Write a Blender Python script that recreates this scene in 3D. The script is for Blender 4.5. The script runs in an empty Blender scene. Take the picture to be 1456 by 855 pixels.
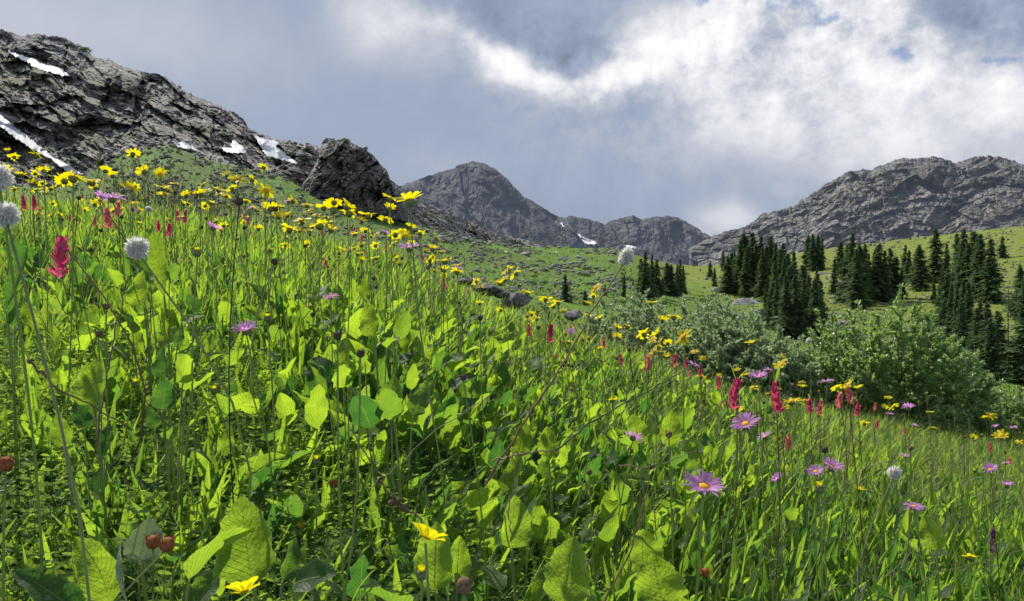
import bpy, math, random
import numpy as np
from mathutils import Vector, Quaternion, Matrix
from mathutils.bvhtree import BVHTree

random.seed(7)
R = np.random.default_rng(11)
PI = math.pi
scene = bpy.context.scene
COL = scene.collection
F = 1051.6          # focal length of the photograph in its pixels
CZ = 0.80           # eye height above the meadow soil

# ------------------------------------------------------------------ helpers
def P(px, py, d):
    return np.array([(px-728)/F*d, d, CZ+(427.5-py)/F*d])

def frac(a): return a-np.floor(a)
def hsh(i, j, s): return frac(np.sin(i*127.1+j*311.7+s*74.7)*43758.5453)
def vnoise(x, y, s=0):
    i = np.floor(x); j = np.floor(y); u = x-i; v = y-j
    u = u*u*(3-2*u); v = v*v*(3-2*v)
    a = hsh(i, j, s); b = hsh(i+1, j, s); c = hsh(i, j+1, s); d = hsh(i+1, j+1, s)
    return (a*(1-u)+b*u)*(1-v)+(c*(1-u)+d*u)*v
def fbm(x, y, s=0, o=5):
    t = 0; a = .5
    for k in range(o):
        t = t+a*vnoise(x*2**k+k*17.3, y*2**k-k*9.1, s+k); a *= .5
    return t
def facet(x, y, s=0, tilt=1.0):
    """angular blocks: each cell is a tilted plane at its own height"""
    i0 = np.floor(x); j0 = np.floor(y)
    best = np.full(x.shape, 1e9); val = np.zeros(x.shape)
    for di in (-1, 0, 1):
        for dj in (-1, 0, 1):
            i = i0+di; j = j0+dj
            cx = i+.1+.8*hsh(i, j, s); cy = j+.1+.8*hsh(i, j, s+3.3)
            dx = x-cx; dy = y-cy; q = dx*dx+dy*dy
            h = hsh(i, j, s+5.1)-.5+tilt*(dx*(hsh(i, j, s+7.7)-.5)+dy*(hsh(i, j, s+9.2)-.5))
            m = q < best
            val = np.where(m, h, val); best = np.where(m, q, best)
    return val

def sstep(a, b, x):
    t = np.clip((x-a)/(b-a), 0, 1); return t*t*(3-2*t)

class MB:
    """collects grids, leaves and tubes; build() links them as one mesh object"""
    def __init__(s): s.V = []; s.Fq = []; s.M = []; s.A = []; s.n = 0
    def add(s, V, Fq, mat=0, tint=None, uv=None):
        V = np.asarray(V, float).reshape(-1, 3); Fq = np.asarray(Fq, int).reshape(-1, 4)
        s.V.append(V); s.Fq.append(Fq+s.n); s.M.append(np.full(len(Fq), mat, int))
        a = np.zeros((len(V), 3))
        if tint is not None: a[:, 0] = tint
        if uv is not None: a[:, 1:] = uv
        s.A.append(a); s.n += len(V)
    def mesh(s, name, mats, smooth=True):
        V = np.concatenate(s.V); Q = np.concatenate(s.Fq); M = np.concatenate(s.M); A = np.concatenate(s.A)
        tri = Q[:, 3] == Q[:, 2]
        me = bpy.data.meshes.new(name)
        me.vertices.add(len(V)); me.vertices.foreach_set('co', V.astype(np.float32).ravel())
        cnt = np.where(tri, 3, 4); start = np.concatenate([[0], np.cumsum(cnt)[:-1]])
        keep = np.ones(Q.shape, bool); keep[:, 3] = ~tri
        me.loops.add(int(cnt.sum())); me.loops.foreach_set('vertex_index', Q[keep].astype(np.int32))
        me.polygons.add(len(Q)); me.polygons.foreach_set('loop_start', start.astype(np.int32))
        me.polygons.foreach_set('loop_total', cnt.astype(np.int32))
        me.polygons.foreach_set('material_index', M.astype(np.int32))
        me.polygons.foreach_set('use_smooth', np.full(len(Q), smooth))
        at = me.attributes.new('leafdata', 'FLOAT_VECTOR', 'POINT'); at.data.foreach_set('vector', A.astype(np.float32).ravel())
        for m in (mats if isinstance(mats, (list, tuple)) else [mats]): me.materials.append(m)
        me.update(calc_edges=True)
        return me
    def build(s, name, mats, parent=None, smooth=True):
        return link(name, s.mesh(name, mats, smooth), parent)

def link(name, data, parent=None):
    o = bpy.data.objects.new(name, data); COL.objects.link(o)
    if parent is not None: o.parent = parent
    return o
def tag(o, label=None, cat=None, group=None, kind=None):
    if label: o['label'] = label
    if cat: o['category'] = cat
    if group: o['group'] = group
    if kind: o['kind'] = kind
    return o

def gridfaces(nu, nv, off=0):
    i = np.arange(nu-1)[:, None]; j = np.arange(nv-1)[None, :]
    a = i*nv+j+off
    return np.stack([a, a+nv, a+nv+1, a+1], -1).reshape(-1, 4)

SH = {
 'lance': ([0, .12, .3, .5, .7, .88, 1], [.22, .38, .8, 1, .8, .38, .02]),
 'oblong': ([0, .15, .35, .6, .8, .93, 1], [.2, .6, .92, 1, .85, .5, .04]),
 'broad': ([0, .06, .2, .4, .6, .8, .93, 1], [.14, .66, .97, 1, .86, .56, .26, .0]),
 'blade': ([0, .3, .7, 1], [1, .95, .6, .04]),
 'petal': ([0, .2, .5, .8, .94, 1], [.35, .7, 1, .95, .7, .3]),
 'needle': ([0, .2, .6, 1], [.4, .8, 1, .1]),
}
def arr(v, n): return np.full(n, float(v)) if np.isscalar(v) else np.asarray(v, float)
def leafset(mb, base, az, pitch, L, W, bend=0., twist=0., shape='lance', k=6, c=2, cup=.25, ripple=0., mat=0, tint=None, sway=0.):
    base = np.asarray(base, float).reshape(-1, 3); n = len(base)
    az, pitch, L, W, bend, twist, cup, sway = [arr(v, n) for v in (az, pitch, L, W, bend, twist, cup, sway)]
    if tint is None: tint = R.random(n)
    tint = arr(tint, n)
    s = np.linspace(0, 1, k+1); w = np.interp(s, *SH[shape])
    p = pitch[:, None]-bend[:, None]*s[None]; a = az[:, None]+sway[:, None]*s[None]
    T = np.stack([np.cos(p)*np.cos(a), np.cos(p)*np.sin(a), np.sin(p)], -1)
    step = (T[:, 1:]+T[:, :-1])*.5*(L/k)[:, None, None]
    S = np.concatenate([np.zeros((n, 1, 3)), np.cumsum(step, 1)], 1)+base[:, None]
    B = np.stack([-np.sin(a), np.cos(a), np.zeros_like(a)], -1); N = np.cross(T, B)
    ct = np.cos(twist)[:, None, None]; st = np.sin(twist)[:, None, None]
    B2 = B*ct+N*st; N2 = -B*st+N*ct
    cc = np.linspace(-1, 1, c+1) if c > 0 else np.array([0.])
    hw = (W[:, None]*.5*w[None])
    if k >= 8: hw = hw*(1+.07*np.sin(s[None]*23+R.random((n, 1))*6)+.05*np.sin(s[None]*47+R.random((n, 1))*6))
    rp = 0
    if ripple:
        ph = R.random((n, 1, 1))*6.28
        rp = ripple*hw[:, :, None]*np.sin(s[None, :, None]*11+ph+cc[None, None, :]*1.5)*np.abs(cc)[None, None, :]
    off = cup[:, None, None]*hw[:, :, None]*(np.abs(cc)**1.3)[None, None, :]+rp
    V = S[:, :, None]+B2[:, :, None]*(hw[:, :, None]*cc[None, None])[..., None]-N2[:, :, None]*(-off)[..., None]
    per = (k+1)*(c+1)
    f0 = gridfaces(k+1, c+1)
    Fq = (f0[None]+(np.arange(n)*per)[:, None, None]).reshape(-1, 4)
    uv = np.stack(np.broadcast_arrays(s[None, :, None], cc[None, None, :]*np.ones((n, 1, 1))), -1).reshape(-1, 2)
    mb.add(V.reshape(-1, 3), Fq, mat, np.repeat(tint, per), uv)
    return S[:, -1]

def tubes(mb, A, r0, r1, sides=4, mat=0, tint=.5):
    """A: (n, k, 3) polylines"""
    A = np.asarray(A, float); 
    if A.ndim == 2: A = A[None]
    n, k, _ = A.shape; r0 = arr(r0, n); r1 = arr(r1, n); tint = arr(tint, n)
    T = np.gradient(A, axis=1); T /= np.linalg.norm(T, axis=2, keepdims=True)+1e-9
    ref = np.where(np.abs(T[..., 2:3]) > .9, np.array([1., 0, 0]), np.array([0, 0, 1.]))
    B = np.cross(T, ref); B /= np.linalg.norm(B, axis=2, keepdims=True)+1e-9; N = np.cross(T, B)
    r = r0[:, None]+(r1-r0)[:, None]*np.linspace(0, 1, k)[None]
    th = np.arange(sides+1)/sides*2*PI
    V = A[:, :, None]+r[:, :, None, None]*(B[:, :, None]*np.cos(th)[None, None, :, None]+N[:, :, None]*np.sin(th)[None, None, :, None])
    per = k*(sides+1); f0 = gridfaces(k, sides+1)
    Fq = (f0[None]+(np.arange(n)*per)[:, None, None]).reshape(-1, 4)
    uv = np.stack(np.broadcast_arrays(np.linspace(0, 1, k)[None, :, None], np.ones((n, 1, sides+1))), -1).reshape(-1, 2)
    mb.add(V.reshape(-1, 3), Fq, mat, np.repeat(tint, per), uv)

def curve_pts(a, b, bow, k=7):
    a = np.asarray(a, float); b = np.asarray(b, float); t = np.linspace(0, 1, k)[:, None]
    return a*(1-t)+b*t+np.asarray(bow, float)*(4*t*(1-t))

def dome(mb, r, h, z=0, mat=0, nu=10, nv=4, tint=.5, rough=0.):
    th = np.linspace(0, 2*PI, nu+1); ph = np.linspace(0, PI/2, nv+1)
    V = np.array([[math.cos(a)*r*math.cos(p)*(1+rough*math.sin(a*5+p*9)), math.sin(a)*r*math.cos(p)*(1+rough*math.sin(a*5+p*9)), z+h*math.sin(p)] for a in th for p in ph])
    mb.add(V, gridfaces(nu+1, nv+1), mat, tint)

# ------------------------------------------------------------------ node materials
class NT:
    def __init__(s, nt): s.nt = nt; nt.nodes.clear()
    def n(s, t, **kw):
        nd = s.nt.nodes.new(t)
        for k, v in kw.items(): setattr(nd, k, v)
        return nd
    def set(s, sock, v):
        if isinstance(v, bpy.types.NodeSocket): s.nt.links.new(v, sock)
        else: sock.default_value = v
    def m(s, op, a, b=0., c=0., clamp=False):
        nd = s.n('ShaderNodeMath', operation=op, use_clamp=clamp)
        s.set(nd.inputs[0], a); s.set(nd.inputs[1], b); s.set(nd.inputs[2], c)
        return nd.outputs[0]
    def mix(s, f, a, b, bt='MIX'):
        nd = s.n('ShaderNodeMix', data_type='RGBA', blend_type=bt)
        s.set(nd.inputs[0], f)
        for i, v in ((6, a), (7, b)): s.set(nd.inputs[i], (*v, 1) if isinstance(v, tuple) and len(v) == 3 else v)
        return nd.outputs[2]
    def ramp(s, f, lo, hi, smooth=True):
        nd = s.n('ShaderNodeMapRange', interpolation_type='SMOOTHSTEP' if smooth else 'LINEAR')
        s.set(nd.inputs[0], f); s.set(nd.inputs[1], lo); s.set(nd.inputs[2], hi)
        return nd.outputs[0]
    def noise(s, vec, sc, det=4., rough=.55, dist=0., out=0):
        nd = s.n('ShaderNodeTexNoise')
        s.set(nd.inputs['Vector'], vec); nd.inputs['Scale'].default_value = sc; nd.inputs['Detail'].default_value = det
        nd.inputs['Roughness'].default_value = rough; nd.inputs['Distortion'].default_value = dist
        return nd.outputs[out]

def newmat(name):
    m = bpy.data.materials.new(name); m.use_nodes = True
    return m, NT(m.node_tree)

def leaf_mat(name, c0, c1, t0, t1, trans=.5, rough=.45, spec=.4, veins=True, rib=(.30, .38, .14), sc=40., sheen=.22):
    """c0..c1 reflected, t0..t1 transmitted colours, spread by each leaf's own tint"""
    m, T = newmat(name)
    at = T.n('ShaderNodeAttribute', attribute_name='leafdata')
    sp = T.n('ShaderNodeSeparateXYZ'); T.set(sp.inputs[0], at.outputs['Vector'])
    tint, s_, c_ = sp.outputs
    geo = T.n('ShaderNodeNewGeometry')
    nz = T.noise(geo.outputs['Position'], sc, 3.)
    f = T.m('ADD', tint, T.m('MULTIPLY', T.m('SUBTRACT', nz, .5), .5))
    f = T.m('ADD', f, T.m('MULTIPLY', T.m('SUBTRACT', T.noise(geo.outputs['Position'], 2.3 if sc > 5 else .05, 3.), .46), 1.5), clamp=True)
    rc = T.mix(f, c0, c1); tc = T.mix(f, t0, t1)
    if veins:
        ac = T.m('ABSOLUTE', c_)
        w = T.m('SINE', T.m('ADD', T.m('MULTIPLY', T.m('SUBTRACT', s_, T.m('MULTIPLY', ac, .30)), 74.), T.m('MULTIPLY', nz, 9.)))
        w = T.m('MULTIPLY', T.ramp(w, .75, 1.), .24)
        edge = T.m('MULTIPLY', T.ramp(ac, .86, .99), .55)  # pale margin: rim light on leaf hairs, put into the colour
        tc = T.mix(w, tc, (c0[0], c0[1], c0[2]))
        ribf = T.m('MULTIPLY', T.m('SUBTRACT', 1., T.ramp(ac, .02, .09)), .6)
        rc = T.mix(ribf, rc, rib)
        tc = T.mix(T.m('MULTIPLY', ribf, .7), tc, (t0[0]*.6, t0[1]*.6, t0[2]*.6))
    if veins:
        bl = T.m('MULTIPLY', T.ramp(T.noise(geo.outputs['Position'], 130., 2.), .66, .74), .7)
        rc = T.mix(edge, rc, (.42, .48, .26)); rc = T.mix(T.m('MULTIPLY', w, .8), rc, rib)
        tc = T.mix(bl, tc, (.28, .16, .03)); rc = T.mix(bl, rc, (.14, .09, .03))
    pb = T.n('ShaderNodeBsdfPrincipled'); T.set(pb.inputs['Base Color'], rc)
    pb.inputs['Roughness'].default_value = rough; pb.inputs['Specular IOR Level'].default_value = spec
    pb.inputs['Sheen Weight'].default_value = sheen; pb.inputs['Sheen Roughness'].default_value = .35
    tb = T.n('ShaderNodeBsdfTranslucent'); T.set(tb.inputs[0], tc)
    if veins:
        bn = T.n('ShaderNodeBump'); bn.inputs['Strength'].default_value = .9; bn.inputs['Distance'].default_value = .0022
        hgt_ = T.m('ADD', T.m('MULTIPLY', T.noise(geo.outputs['Position'], 95., 3.), 1.5), T.m('ADD', T.m('MULTIPLY', w, 1.6), T.m('MULTIPLY', ribf, .8)))
        T.set(bn.inputs['Height'], hgt_)
        T.nt.links.new(bn.outputs[0], pb.inputs['Normal']); T.nt.links.new(bn.outputs[0], tb.inputs['Normal'])
    mx = T.n('ShaderNodeMixShader'); mx.inputs[0].default_value = trans
    T.nt.links.new(pb.outputs[0], mx.inputs[1]); T.nt.links.new(tb.outputs[0], mx.inputs[2])
    out = T.n('ShaderNodeOutputMaterial'); T.nt.links.new(mx.outputs[0], out.inputs[0])
    return m

def plain_mat(name, a, b, sc=30., rough=.7, bump=0., bsc=60., spec=.3, det=5.):
    m, T = newmat(name)
    tc = T.n('ShaderNodeTexCoord')
    nz = T.noise(tc.outputs['Object'], sc, det)
    pb = T.n('ShaderNodeBsdfPrincipled'); T.set(pb.inputs['Base Color'], T.mix(T.ramp(nz, .3, .7), a, b))
    pb.inputs['Roughness'].default_value = rough; pb.inputs['Specular IOR Level'].default_value = spec
    if bump:
        bn = T.n('ShaderNodeBump'); bn.inputs['Strength'].default_value = bump
        T.set(bn.inputs['Height'], T.noise(tc.outputs['Object'], bsc, 6.)); T.nt.links.new(bn.outputs[0], pb.inputs['Normal'])
    out = T.n('ShaderNodeOutputMaterial'); T.nt.links.new(pb.outputs[0], out.inputs[0])
    return m

def rock_mat(name, dark, mid, light, sc, haze=(0, 0, 0), hz=0., cr=.35, green=None, gthr=.8, stretch=(1, 1, 1.), rot=0., warm=(.2, .16, .12), bump=1., bd=.10):
    m, T = newmat(name)
    geo = T.n('ShaderNodeNewGeometry')
    mp = T.n('ShaderNodeMapping'); T.set(mp.inputs[0], geo.outputs['Position'])
    mp.inputs['Scale'].default_value = stretch; mp.inputs['Rotation'].default_value = (0, rot, 0)
    v = mp.outputs[0]
    n1 = T.noise(v, sc, 9., .62); n2 = T.noise(v, sc*4.3, 8., .65); n3 = T.noise(v, sc*.4, 4.)
    mp2 = T.n('ShaderNodeMapping'); T.set(mp2.inputs[0], v); mp2.inputs['Scale'].default_value = (.55, .55, 3.2)
    n4 = T.noise(mp2.outputs[0], sc*5, 7., .68, .6); n5 = T.noise(v, sc*16, 5., .7)
    c = T.mix(T.ramp(n1, .40, .60), dark, mid)
    c = T.mix(T.m('MULTIPLY', T.ramp(n4, .50, .62), .75), c, light)
    c = T.mix(T.m('MULTIPLY', T.ramp(n2, .53, .64), .7), c, (light[0]*1.15, light[1]*1.1, light[2]*1.05))
    c = T.mix(T.m('MULTIPLY', T.ramp(n2, .46, .36), .8), c, (dark[0]*.45, dark[1]*.45, dark[2]*.5))
    c = T.mix(T.m('MULTIPLY', T.ramp(n5, .50, .40), .5), c, (dark[0]*.7, dark[1]*.7, dark[2]*.7))
    c = T.mix(T.m('MULTIPLY', T.ramp(n3, .5, .7), .4), c, warm)
    vo = T.n('ShaderNodeTexVoronoi', feature='DISTANCE_TO_EDGE'); T.set(vo.inputs['Vector'], T.mix(.12, v, T.noise(v, sc*3, 3., out=1), 'ADD')); vo.inputs['Scale'].default_value = sc*5
    crack = T.m('SUBTRACT', 1., T.ramp(vo.outputs['Distance'], .0, .09))
    c = T.mix(T.m('MULTIPLY', crack, cr), c, (dark[0]*.5, dark[1]*.5, dark[2]*.5))
    if green:
        sp = T.n('ShaderNodeSeparateXYZ'); T.set(sp.inputs[0], geo.outputs['Normal'])
        g = T.m('MULTIPLY', T.ramp(T.m('ADD', sp.outputs[2], T.m('MULTIPLY', T.m('SUBTRACT', n3, .5), .9)), gthr, gthr+.12), .85)
        c = T.mix(g, c, T.mix(n2, green, (green[0]*1.6, green[1]*1.5, green[2]*1.3)))
    pb = T.n('ShaderNodeBsdfPrincipled'); T.set(pb.inputs['Base Color'], c); pb.inputs['Roughness'].default_value = .85
    pb.inputs['Specular IOR Level'].default_value = .2
    bn = T.n('ShaderNodeBump'); bn.inputs['Strength'].default_value = bump; bn.inputs['Distance'].default_value = bd/sc
    T.set(bn.inputs['Height'], T.m('ADD', T.m('ADD', n2, T.m('MULTIPLY', n5, .35)), T.m('ADD', T.m('MULTIPLY', n4, .5), T.m('MULTIPLY', crack, -1.1*cr)))); T.nt.links.new(bn.outputs[0], pb.inputs['Normal'])
    out = T.n('ShaderNodeOutputMaterial')
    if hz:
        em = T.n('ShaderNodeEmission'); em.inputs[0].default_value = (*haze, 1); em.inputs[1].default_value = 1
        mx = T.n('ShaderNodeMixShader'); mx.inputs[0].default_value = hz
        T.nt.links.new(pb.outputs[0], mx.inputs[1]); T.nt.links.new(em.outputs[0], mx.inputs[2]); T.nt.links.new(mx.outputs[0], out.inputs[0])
    else: T.nt.links.new(pb.outputs[0], out.inputs[0])
    return m

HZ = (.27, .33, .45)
M = {}
M['broad'] = leaf_mat('broad_leaf', (.045, .085, .02), (.055, .10, .035), (.60, .86, .04), (.09, .27, .03), .60, .5, .35)
M['lance'] = leaf_mat('lance_leaf', (.045, .09, .022), (.07, .12, .04), (.58, .86, .05), (.10, .28, .035), .58, .42, .45)
M['fern'] = leaf_mat('ferny_leaf', (.075, .135, .045), (.11, .17, .07), (.56, .76, .08), (.22, .42, .06), .5, .4, .45, veins=False)
M['under'] = leaf_mat('low_leaf', (.03, .06, .02), (.055, .09, .03), (.30, .46, .04), (.08, .20, .03), .45, .42, .4, veins=False)  # darker leaf colour carries the deep shade low in the meadow
M['grass'] = leaf_mat('grass_blade', (.10, .16, .04), (.18, .22, .08), (.50, .70, .06), (.55, .66, .14), .5, .45, .4, veins=False)
M['dry'] = leaf_mat('dry_blade', (.46, .40, .26), (.28, .20, .12), (.55, .46, .26), (.35, .26, .15), .4, .6, .3, veins=False)
M['pale'] = leaf_mat('pale_leaf', (.30, .36, .22), (.20, .28, .14), (.3, .4, .12), (.25, .38, .1), .3, .6, .3)
M['willow'] = leaf_mat('willow_leaf', (.16, .25, .08), (.38, .45, .27), (.60, .80, .18), (.36, .56, .12), .45, .3, .9, veins=False)
M['willow2'] = leaf_mat('grey_willow_leaf', (.30, .37, .22), (.48, .54, .38), (.55, .68, .28), (.38, .52, .2), .42, .35, .6, veins=False)
M['needle'] = leaf_mat('spruce_needle', (.055, .095, .045), (.12, .17, .075), (.18, .29, .07), (.11, .20, .05), .34, .6, .2, veins=False, sc=2.)
M['ypetal'] = leaf_mat('yellow_petal', (.86, .68, .01), (.88, .74, .02), (1., .86, .0), (1., .92, .01), .55, .5, .2, veins=False)
M['upetal'] = leaf_mat('violet_petal', (.66, .30, .66), (.76, .46, .74), (.92, .34, .86), (.95, .5, .90), .55, .5, .2, veins=False)
M['rpetal'] = leaf_mat('magenta_bract', (.58, .06, .18), (.72, .15, .26), (.85, .06, .22), (.95, .18, .30), .5, .5, .3, veins=False)
M['ppetal'] = leaf_mat('pink_bract', (.72, .24, .25), (.78, .36, .32), (.9, .25, .25), (.95, .4, .32), .5, .5, .3, veins=False)
M['wpetal'] = leaf_mat('white_petal', (.74, .72, .66), (.80, .79, .74), (.9, .88, .8), (.9, .9, .85), .5, .6, .2, veins=False)
M['dpetal'] = leaf_mat('dark_purple_bract', (.10, .02, .06), (.34, .16, .30), (.2, .03, .1), (.4, .2, .4), .35, .5, .3, veins=False)
M['stem'] = leaf_mat('green_stem', (.17, .24, .08), (.24, .28, .12), (.45, .6, .12), (.45, .55, .16), .45, .5, .4, veins=False)  # colour lightened to carry the rim light on stem hairs
M['rstem'] = leaf_mat('reddish_stem', (.20, .09, .05), (.26, .16, .08), (.4, .2, .08), (.4, .25, .1), .3, .5, .4, veins=False)
M['dstem'] = leaf_mat('dark_stem', (.035, .03, .02), (.07, .05, .03), (.05, .04, .02), (.05, .04, .02), .1, .5, .3, veins=False)
M['disc'] = plain_mat('orange_disc', (.75, .30, .01), (.85, .50, .03), 900., .8, .5, 900.)
M['cup'] = plain_mat('green_cup', (.12, .16, .05), (.22, .27, .09), 500., .7, .5, 700.)
M['darkbud'] = plain_mat('dark_seedhead', (.04, .03, .02), (.14, .10, .06), 600., .8, .8, 900.)
M['brownbud'] = plain_mat('brown_seedhead', (.10, .06, .03), (.26, .17, .09), 600., .8, .8, 900.)
M['redbud'] = plain_mat('rusty_bud', (.22, .05, .02), (.40, .16, .04), 500., .8, .8, 900.)
M['bark'] = plain_mat('willow_bark', (.08, .06, .045), (.20, .17, .14), 60., .7, .4, 90.)
M['trunk'] = plain_mat('spruce_bark', (.05, .04, .03), (.11, .09, .07), 3., .9, .4, 8.)
M['snow'] = leaf_mat('old_snow', (.50, .46, .42), (.93, .93, .94), (.9, .9, .9), (.9, .9, .9), .0, .7, .2, veins=False, sc=.4, sheen=0.)
M['stone'] = rock_mat('boulder_stone', (.28, .265, .25), (.50, .47, .44), (.72, .69, .64), .9, warm=(.3, .26, .2))
M['nearstone'] = rock_mat('near_stone', (.12, .115, .11), (.26, .245, .23), (.48, .46, .43), 4., warm=(.2, .16, .12))

# ------------------------------------------------------------------ ground shape
def interp(px, xs, ys): return np.interp(px, xs, ys)
VTX = [-900, -400, 0, 150, 300, 450, 560, 640, 700, 800, 900, 1000, 1100, 1200, 1300, 1456, 1900, 2400]
VTY = [60, 165, 266, 276, 292, 324, 342, 385, 420, 455, 484, 520, 550, 572, 586, 602, 640, 700]
DX = [-900, -400, 0, 400, 650, 900, 1100, 1456, 1900, 2400]
DY = [4, 4, 4.6, 5.2, 6, 6.6, 7.2, 9, 10, 10]
YBX = [-900, -400, 0, 400, 700, 900, 1100, 1456, 1900, 2400]
YBY = [150, 240, 330, 370, 440, 480, 520, 560, 600, 640]
GTX = [-900, -400, 0, 60, 100, 180, 240, 300, 400, 480, 560, 620, 700, 800, 870, 960, 1050, 1150, 1250, 1350, 1456, 1900, 2400]
GTY = [20, 150, 262, 268, 264, 214, 206, 230, 250, 290, 312, 326, 346, 352, 354, 377, 377, 357, 345, 332, 320, 270, 240]
GDX = [-900, 0, 300, 560, 700, 850, 1000, 1200, 1456, 2400]
GDY = [90, 95, 110, 150, 230, 330, 380, 330, 290, 260]
def Dc(px): return interp(px, DX, DY)
def z_near(x, y):
    x = np.asarray(x, float); y = np.asarray(y, float)
    d = np.maximum(y, .3); px = 728+F*x/d
    D = Dc(px); yc = interp(px, VTX, VTY)+.30*F/D
    zc = CZ+(427.5-yc)/F*D
    z = zc*np.minimum(d, 60)/D
    e = np.maximum(d-D, 0)
    z = z-.05*e*e*np.exp(-e/9)-.12*e
    z = z+.05*(vnoise(x*1.3+5, y*1.3, 3)-.5)*np.minimum(d, 3)/3+.02*(vnoise(x*6, y*6, 5)-.5)
    return z
def z_far(px, d):
    z14 = z_near((px-728)/F*14, np.full_like(px, 14.)); z40 = CZ+(427.5-interp(px, YBX, YBY))/F*40
    k = np.clip((d-14)/26, 0, 1); za = z14*(1-k)+z40*k
    gd = interp(px, GDX, GDY); f = np.log(np.maximum(d, 40)/40)/np.log(gd/40)
    yy = interp(px, YBX, YBY)*(1-np.minimum(f, 1))+interp(px, GTX, GTY)*np.minimum(f, 1)
    zb = CZ+(427.5-yy)/F*np.minimum(d, gd)
    z = np.where(d < 40, za, zb)
    z = z-.04*np.maximum(d-gd, 0)
    X = (px-728)/F*d
    a = np.clip((d-10)/60, .02, 1)
    return z+a*np.clip(d/200, .25, 1.3)*(1.9*(fbm(X/16, d/16, 2, 4)-.47)+.45*(vnoise(X/2.2, d/2.2, 6)-.5))

pxs = np.linspace(-1000, 2450, 300); ds = np.concatenate([np.linspace(.3, 9, 110), np.linspace(9.1, 15, 30)])
PX, DD = np.meshgrid(pxs, ds, indexing='ij'); X = (PX-728)/F*DD
mb = MB(); mb.add(np.stack([X, DD, z_near(X, DD)], -1), gridfaces(len(pxs), len(ds))[:, ::-1])
# apron under and behind the eye
ap = np.linspace(-.5, .5, 12); apx = np.linspace(-1.6*.3, 1.6*.3, 24)
def soil():
    m, T = newmat('meadow_soil'); g = T.n('ShaderNodeNewGeometry'); p = g.outputs['Position']
    c = T.mix(T.ramp(T.noise(p, 14., 6.), .35, .65), (.018, .022, .010), (.05, .065, .02))
    c = T.mix(T.ramp(T.noise(p, 60., 4.), .5, .7), c, (.09, .08, .045))
    pb = T.n('ShaderNodeBsdfPrincipled'); T.set(pb.inputs['Base Color'], c); pb.inputs['Roughness'].default_value = .9
    out = T.n('ShaderNodeOutputMaterial'); T.nt.links.new(pb.outputs[0], out.inputs[0]); return m
M['soil'] = soil()
tag(mb.build('meadow_ground', M['soil']), kind='structure')

def hill_mat():
    m, T = newmat('green_hillside'); g = T.n('ShaderNodeNewGeometry'); p = g.outputs['Position']
    a = T.noise(p, .035, 5.); b = T.noise(p, .35, 6., .65); c_ = T.noise(p, 1.9, 8., .7)
    sx = T.n('ShaderNodeSeparateXYZ'); T.set(sx.inputs[0], p)
    right = T.ramp(sx.outputs[0], 20., 70.)
    base = T.mix(right, (.12, .225, .028), (.20, .25, .04))
    c = T.mix(T.ramp(a, .46, .56), base, T.mix(right, (.115, .18, .028), (.20, .235, .05)))
    c = T.mix(T.m('MULTIPLY', T.ramp(b, .54, .64), .55), c, (.05, .09, .02))
    c = T.mix(T.ramp(c_, .54, .68), c, (.22, .24, .08))
    c = T.mix(T.m('MULTIPLY', T.ramp(c_, .40, .30), .6), c, (.02, .035, .01))
    pb = T.n('ShaderNodeBsdfPrincipled'); T.set(pb.inputs['Base Color'], c); pb.inputs['Roughness'].default_value = .9
    pb.inputs['Specular IOR Level'].default_value = .15
    bn = T.n('ShaderNodeBump'); bn.inputs['Strength'].default_value = .8; bn.inputs['Distance'].default_value = .5
    T.set(bn.inputs['Height'], T.m('ADD', b, T.m('MULTIPLY', c_, .6))); T.nt.links.new(bn.outputs[0], pb.inputs['Normal'])
    out = T.n('ShaderNodeOutputMaterial'); T.nt.links.new(pb.outputs[0], out.inputs[0]); return m
M['hill'] = hill_mat()
pxs = np.linspace(-1000, 2450, 700); ds = 13.6*(4000/13.6)**np.linspace(0, 1, 420)
PX, DD = np.meshgrid(pxs, ds, indexing='ij'); X = (PX-728)/F*DD
ZF = z_far(PX, DD); ZF = np.where(DD < 16, ZF-.06, ZF)
mb = MB(); mb.add(np.stack([X, DD, ZF], -1), gridfaces(len(pxs), len(ds))[:, ::-1])
tag(mb.build('green_hillside', M['hill']), kind='structure')
def ground(x, y):
    x = np.asarray(x, float); y = np.asarray(y, float)
    return np.where(y < 14, z_near(x, y), z_far(728+F*x/np.maximum(y, .3), y))

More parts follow.
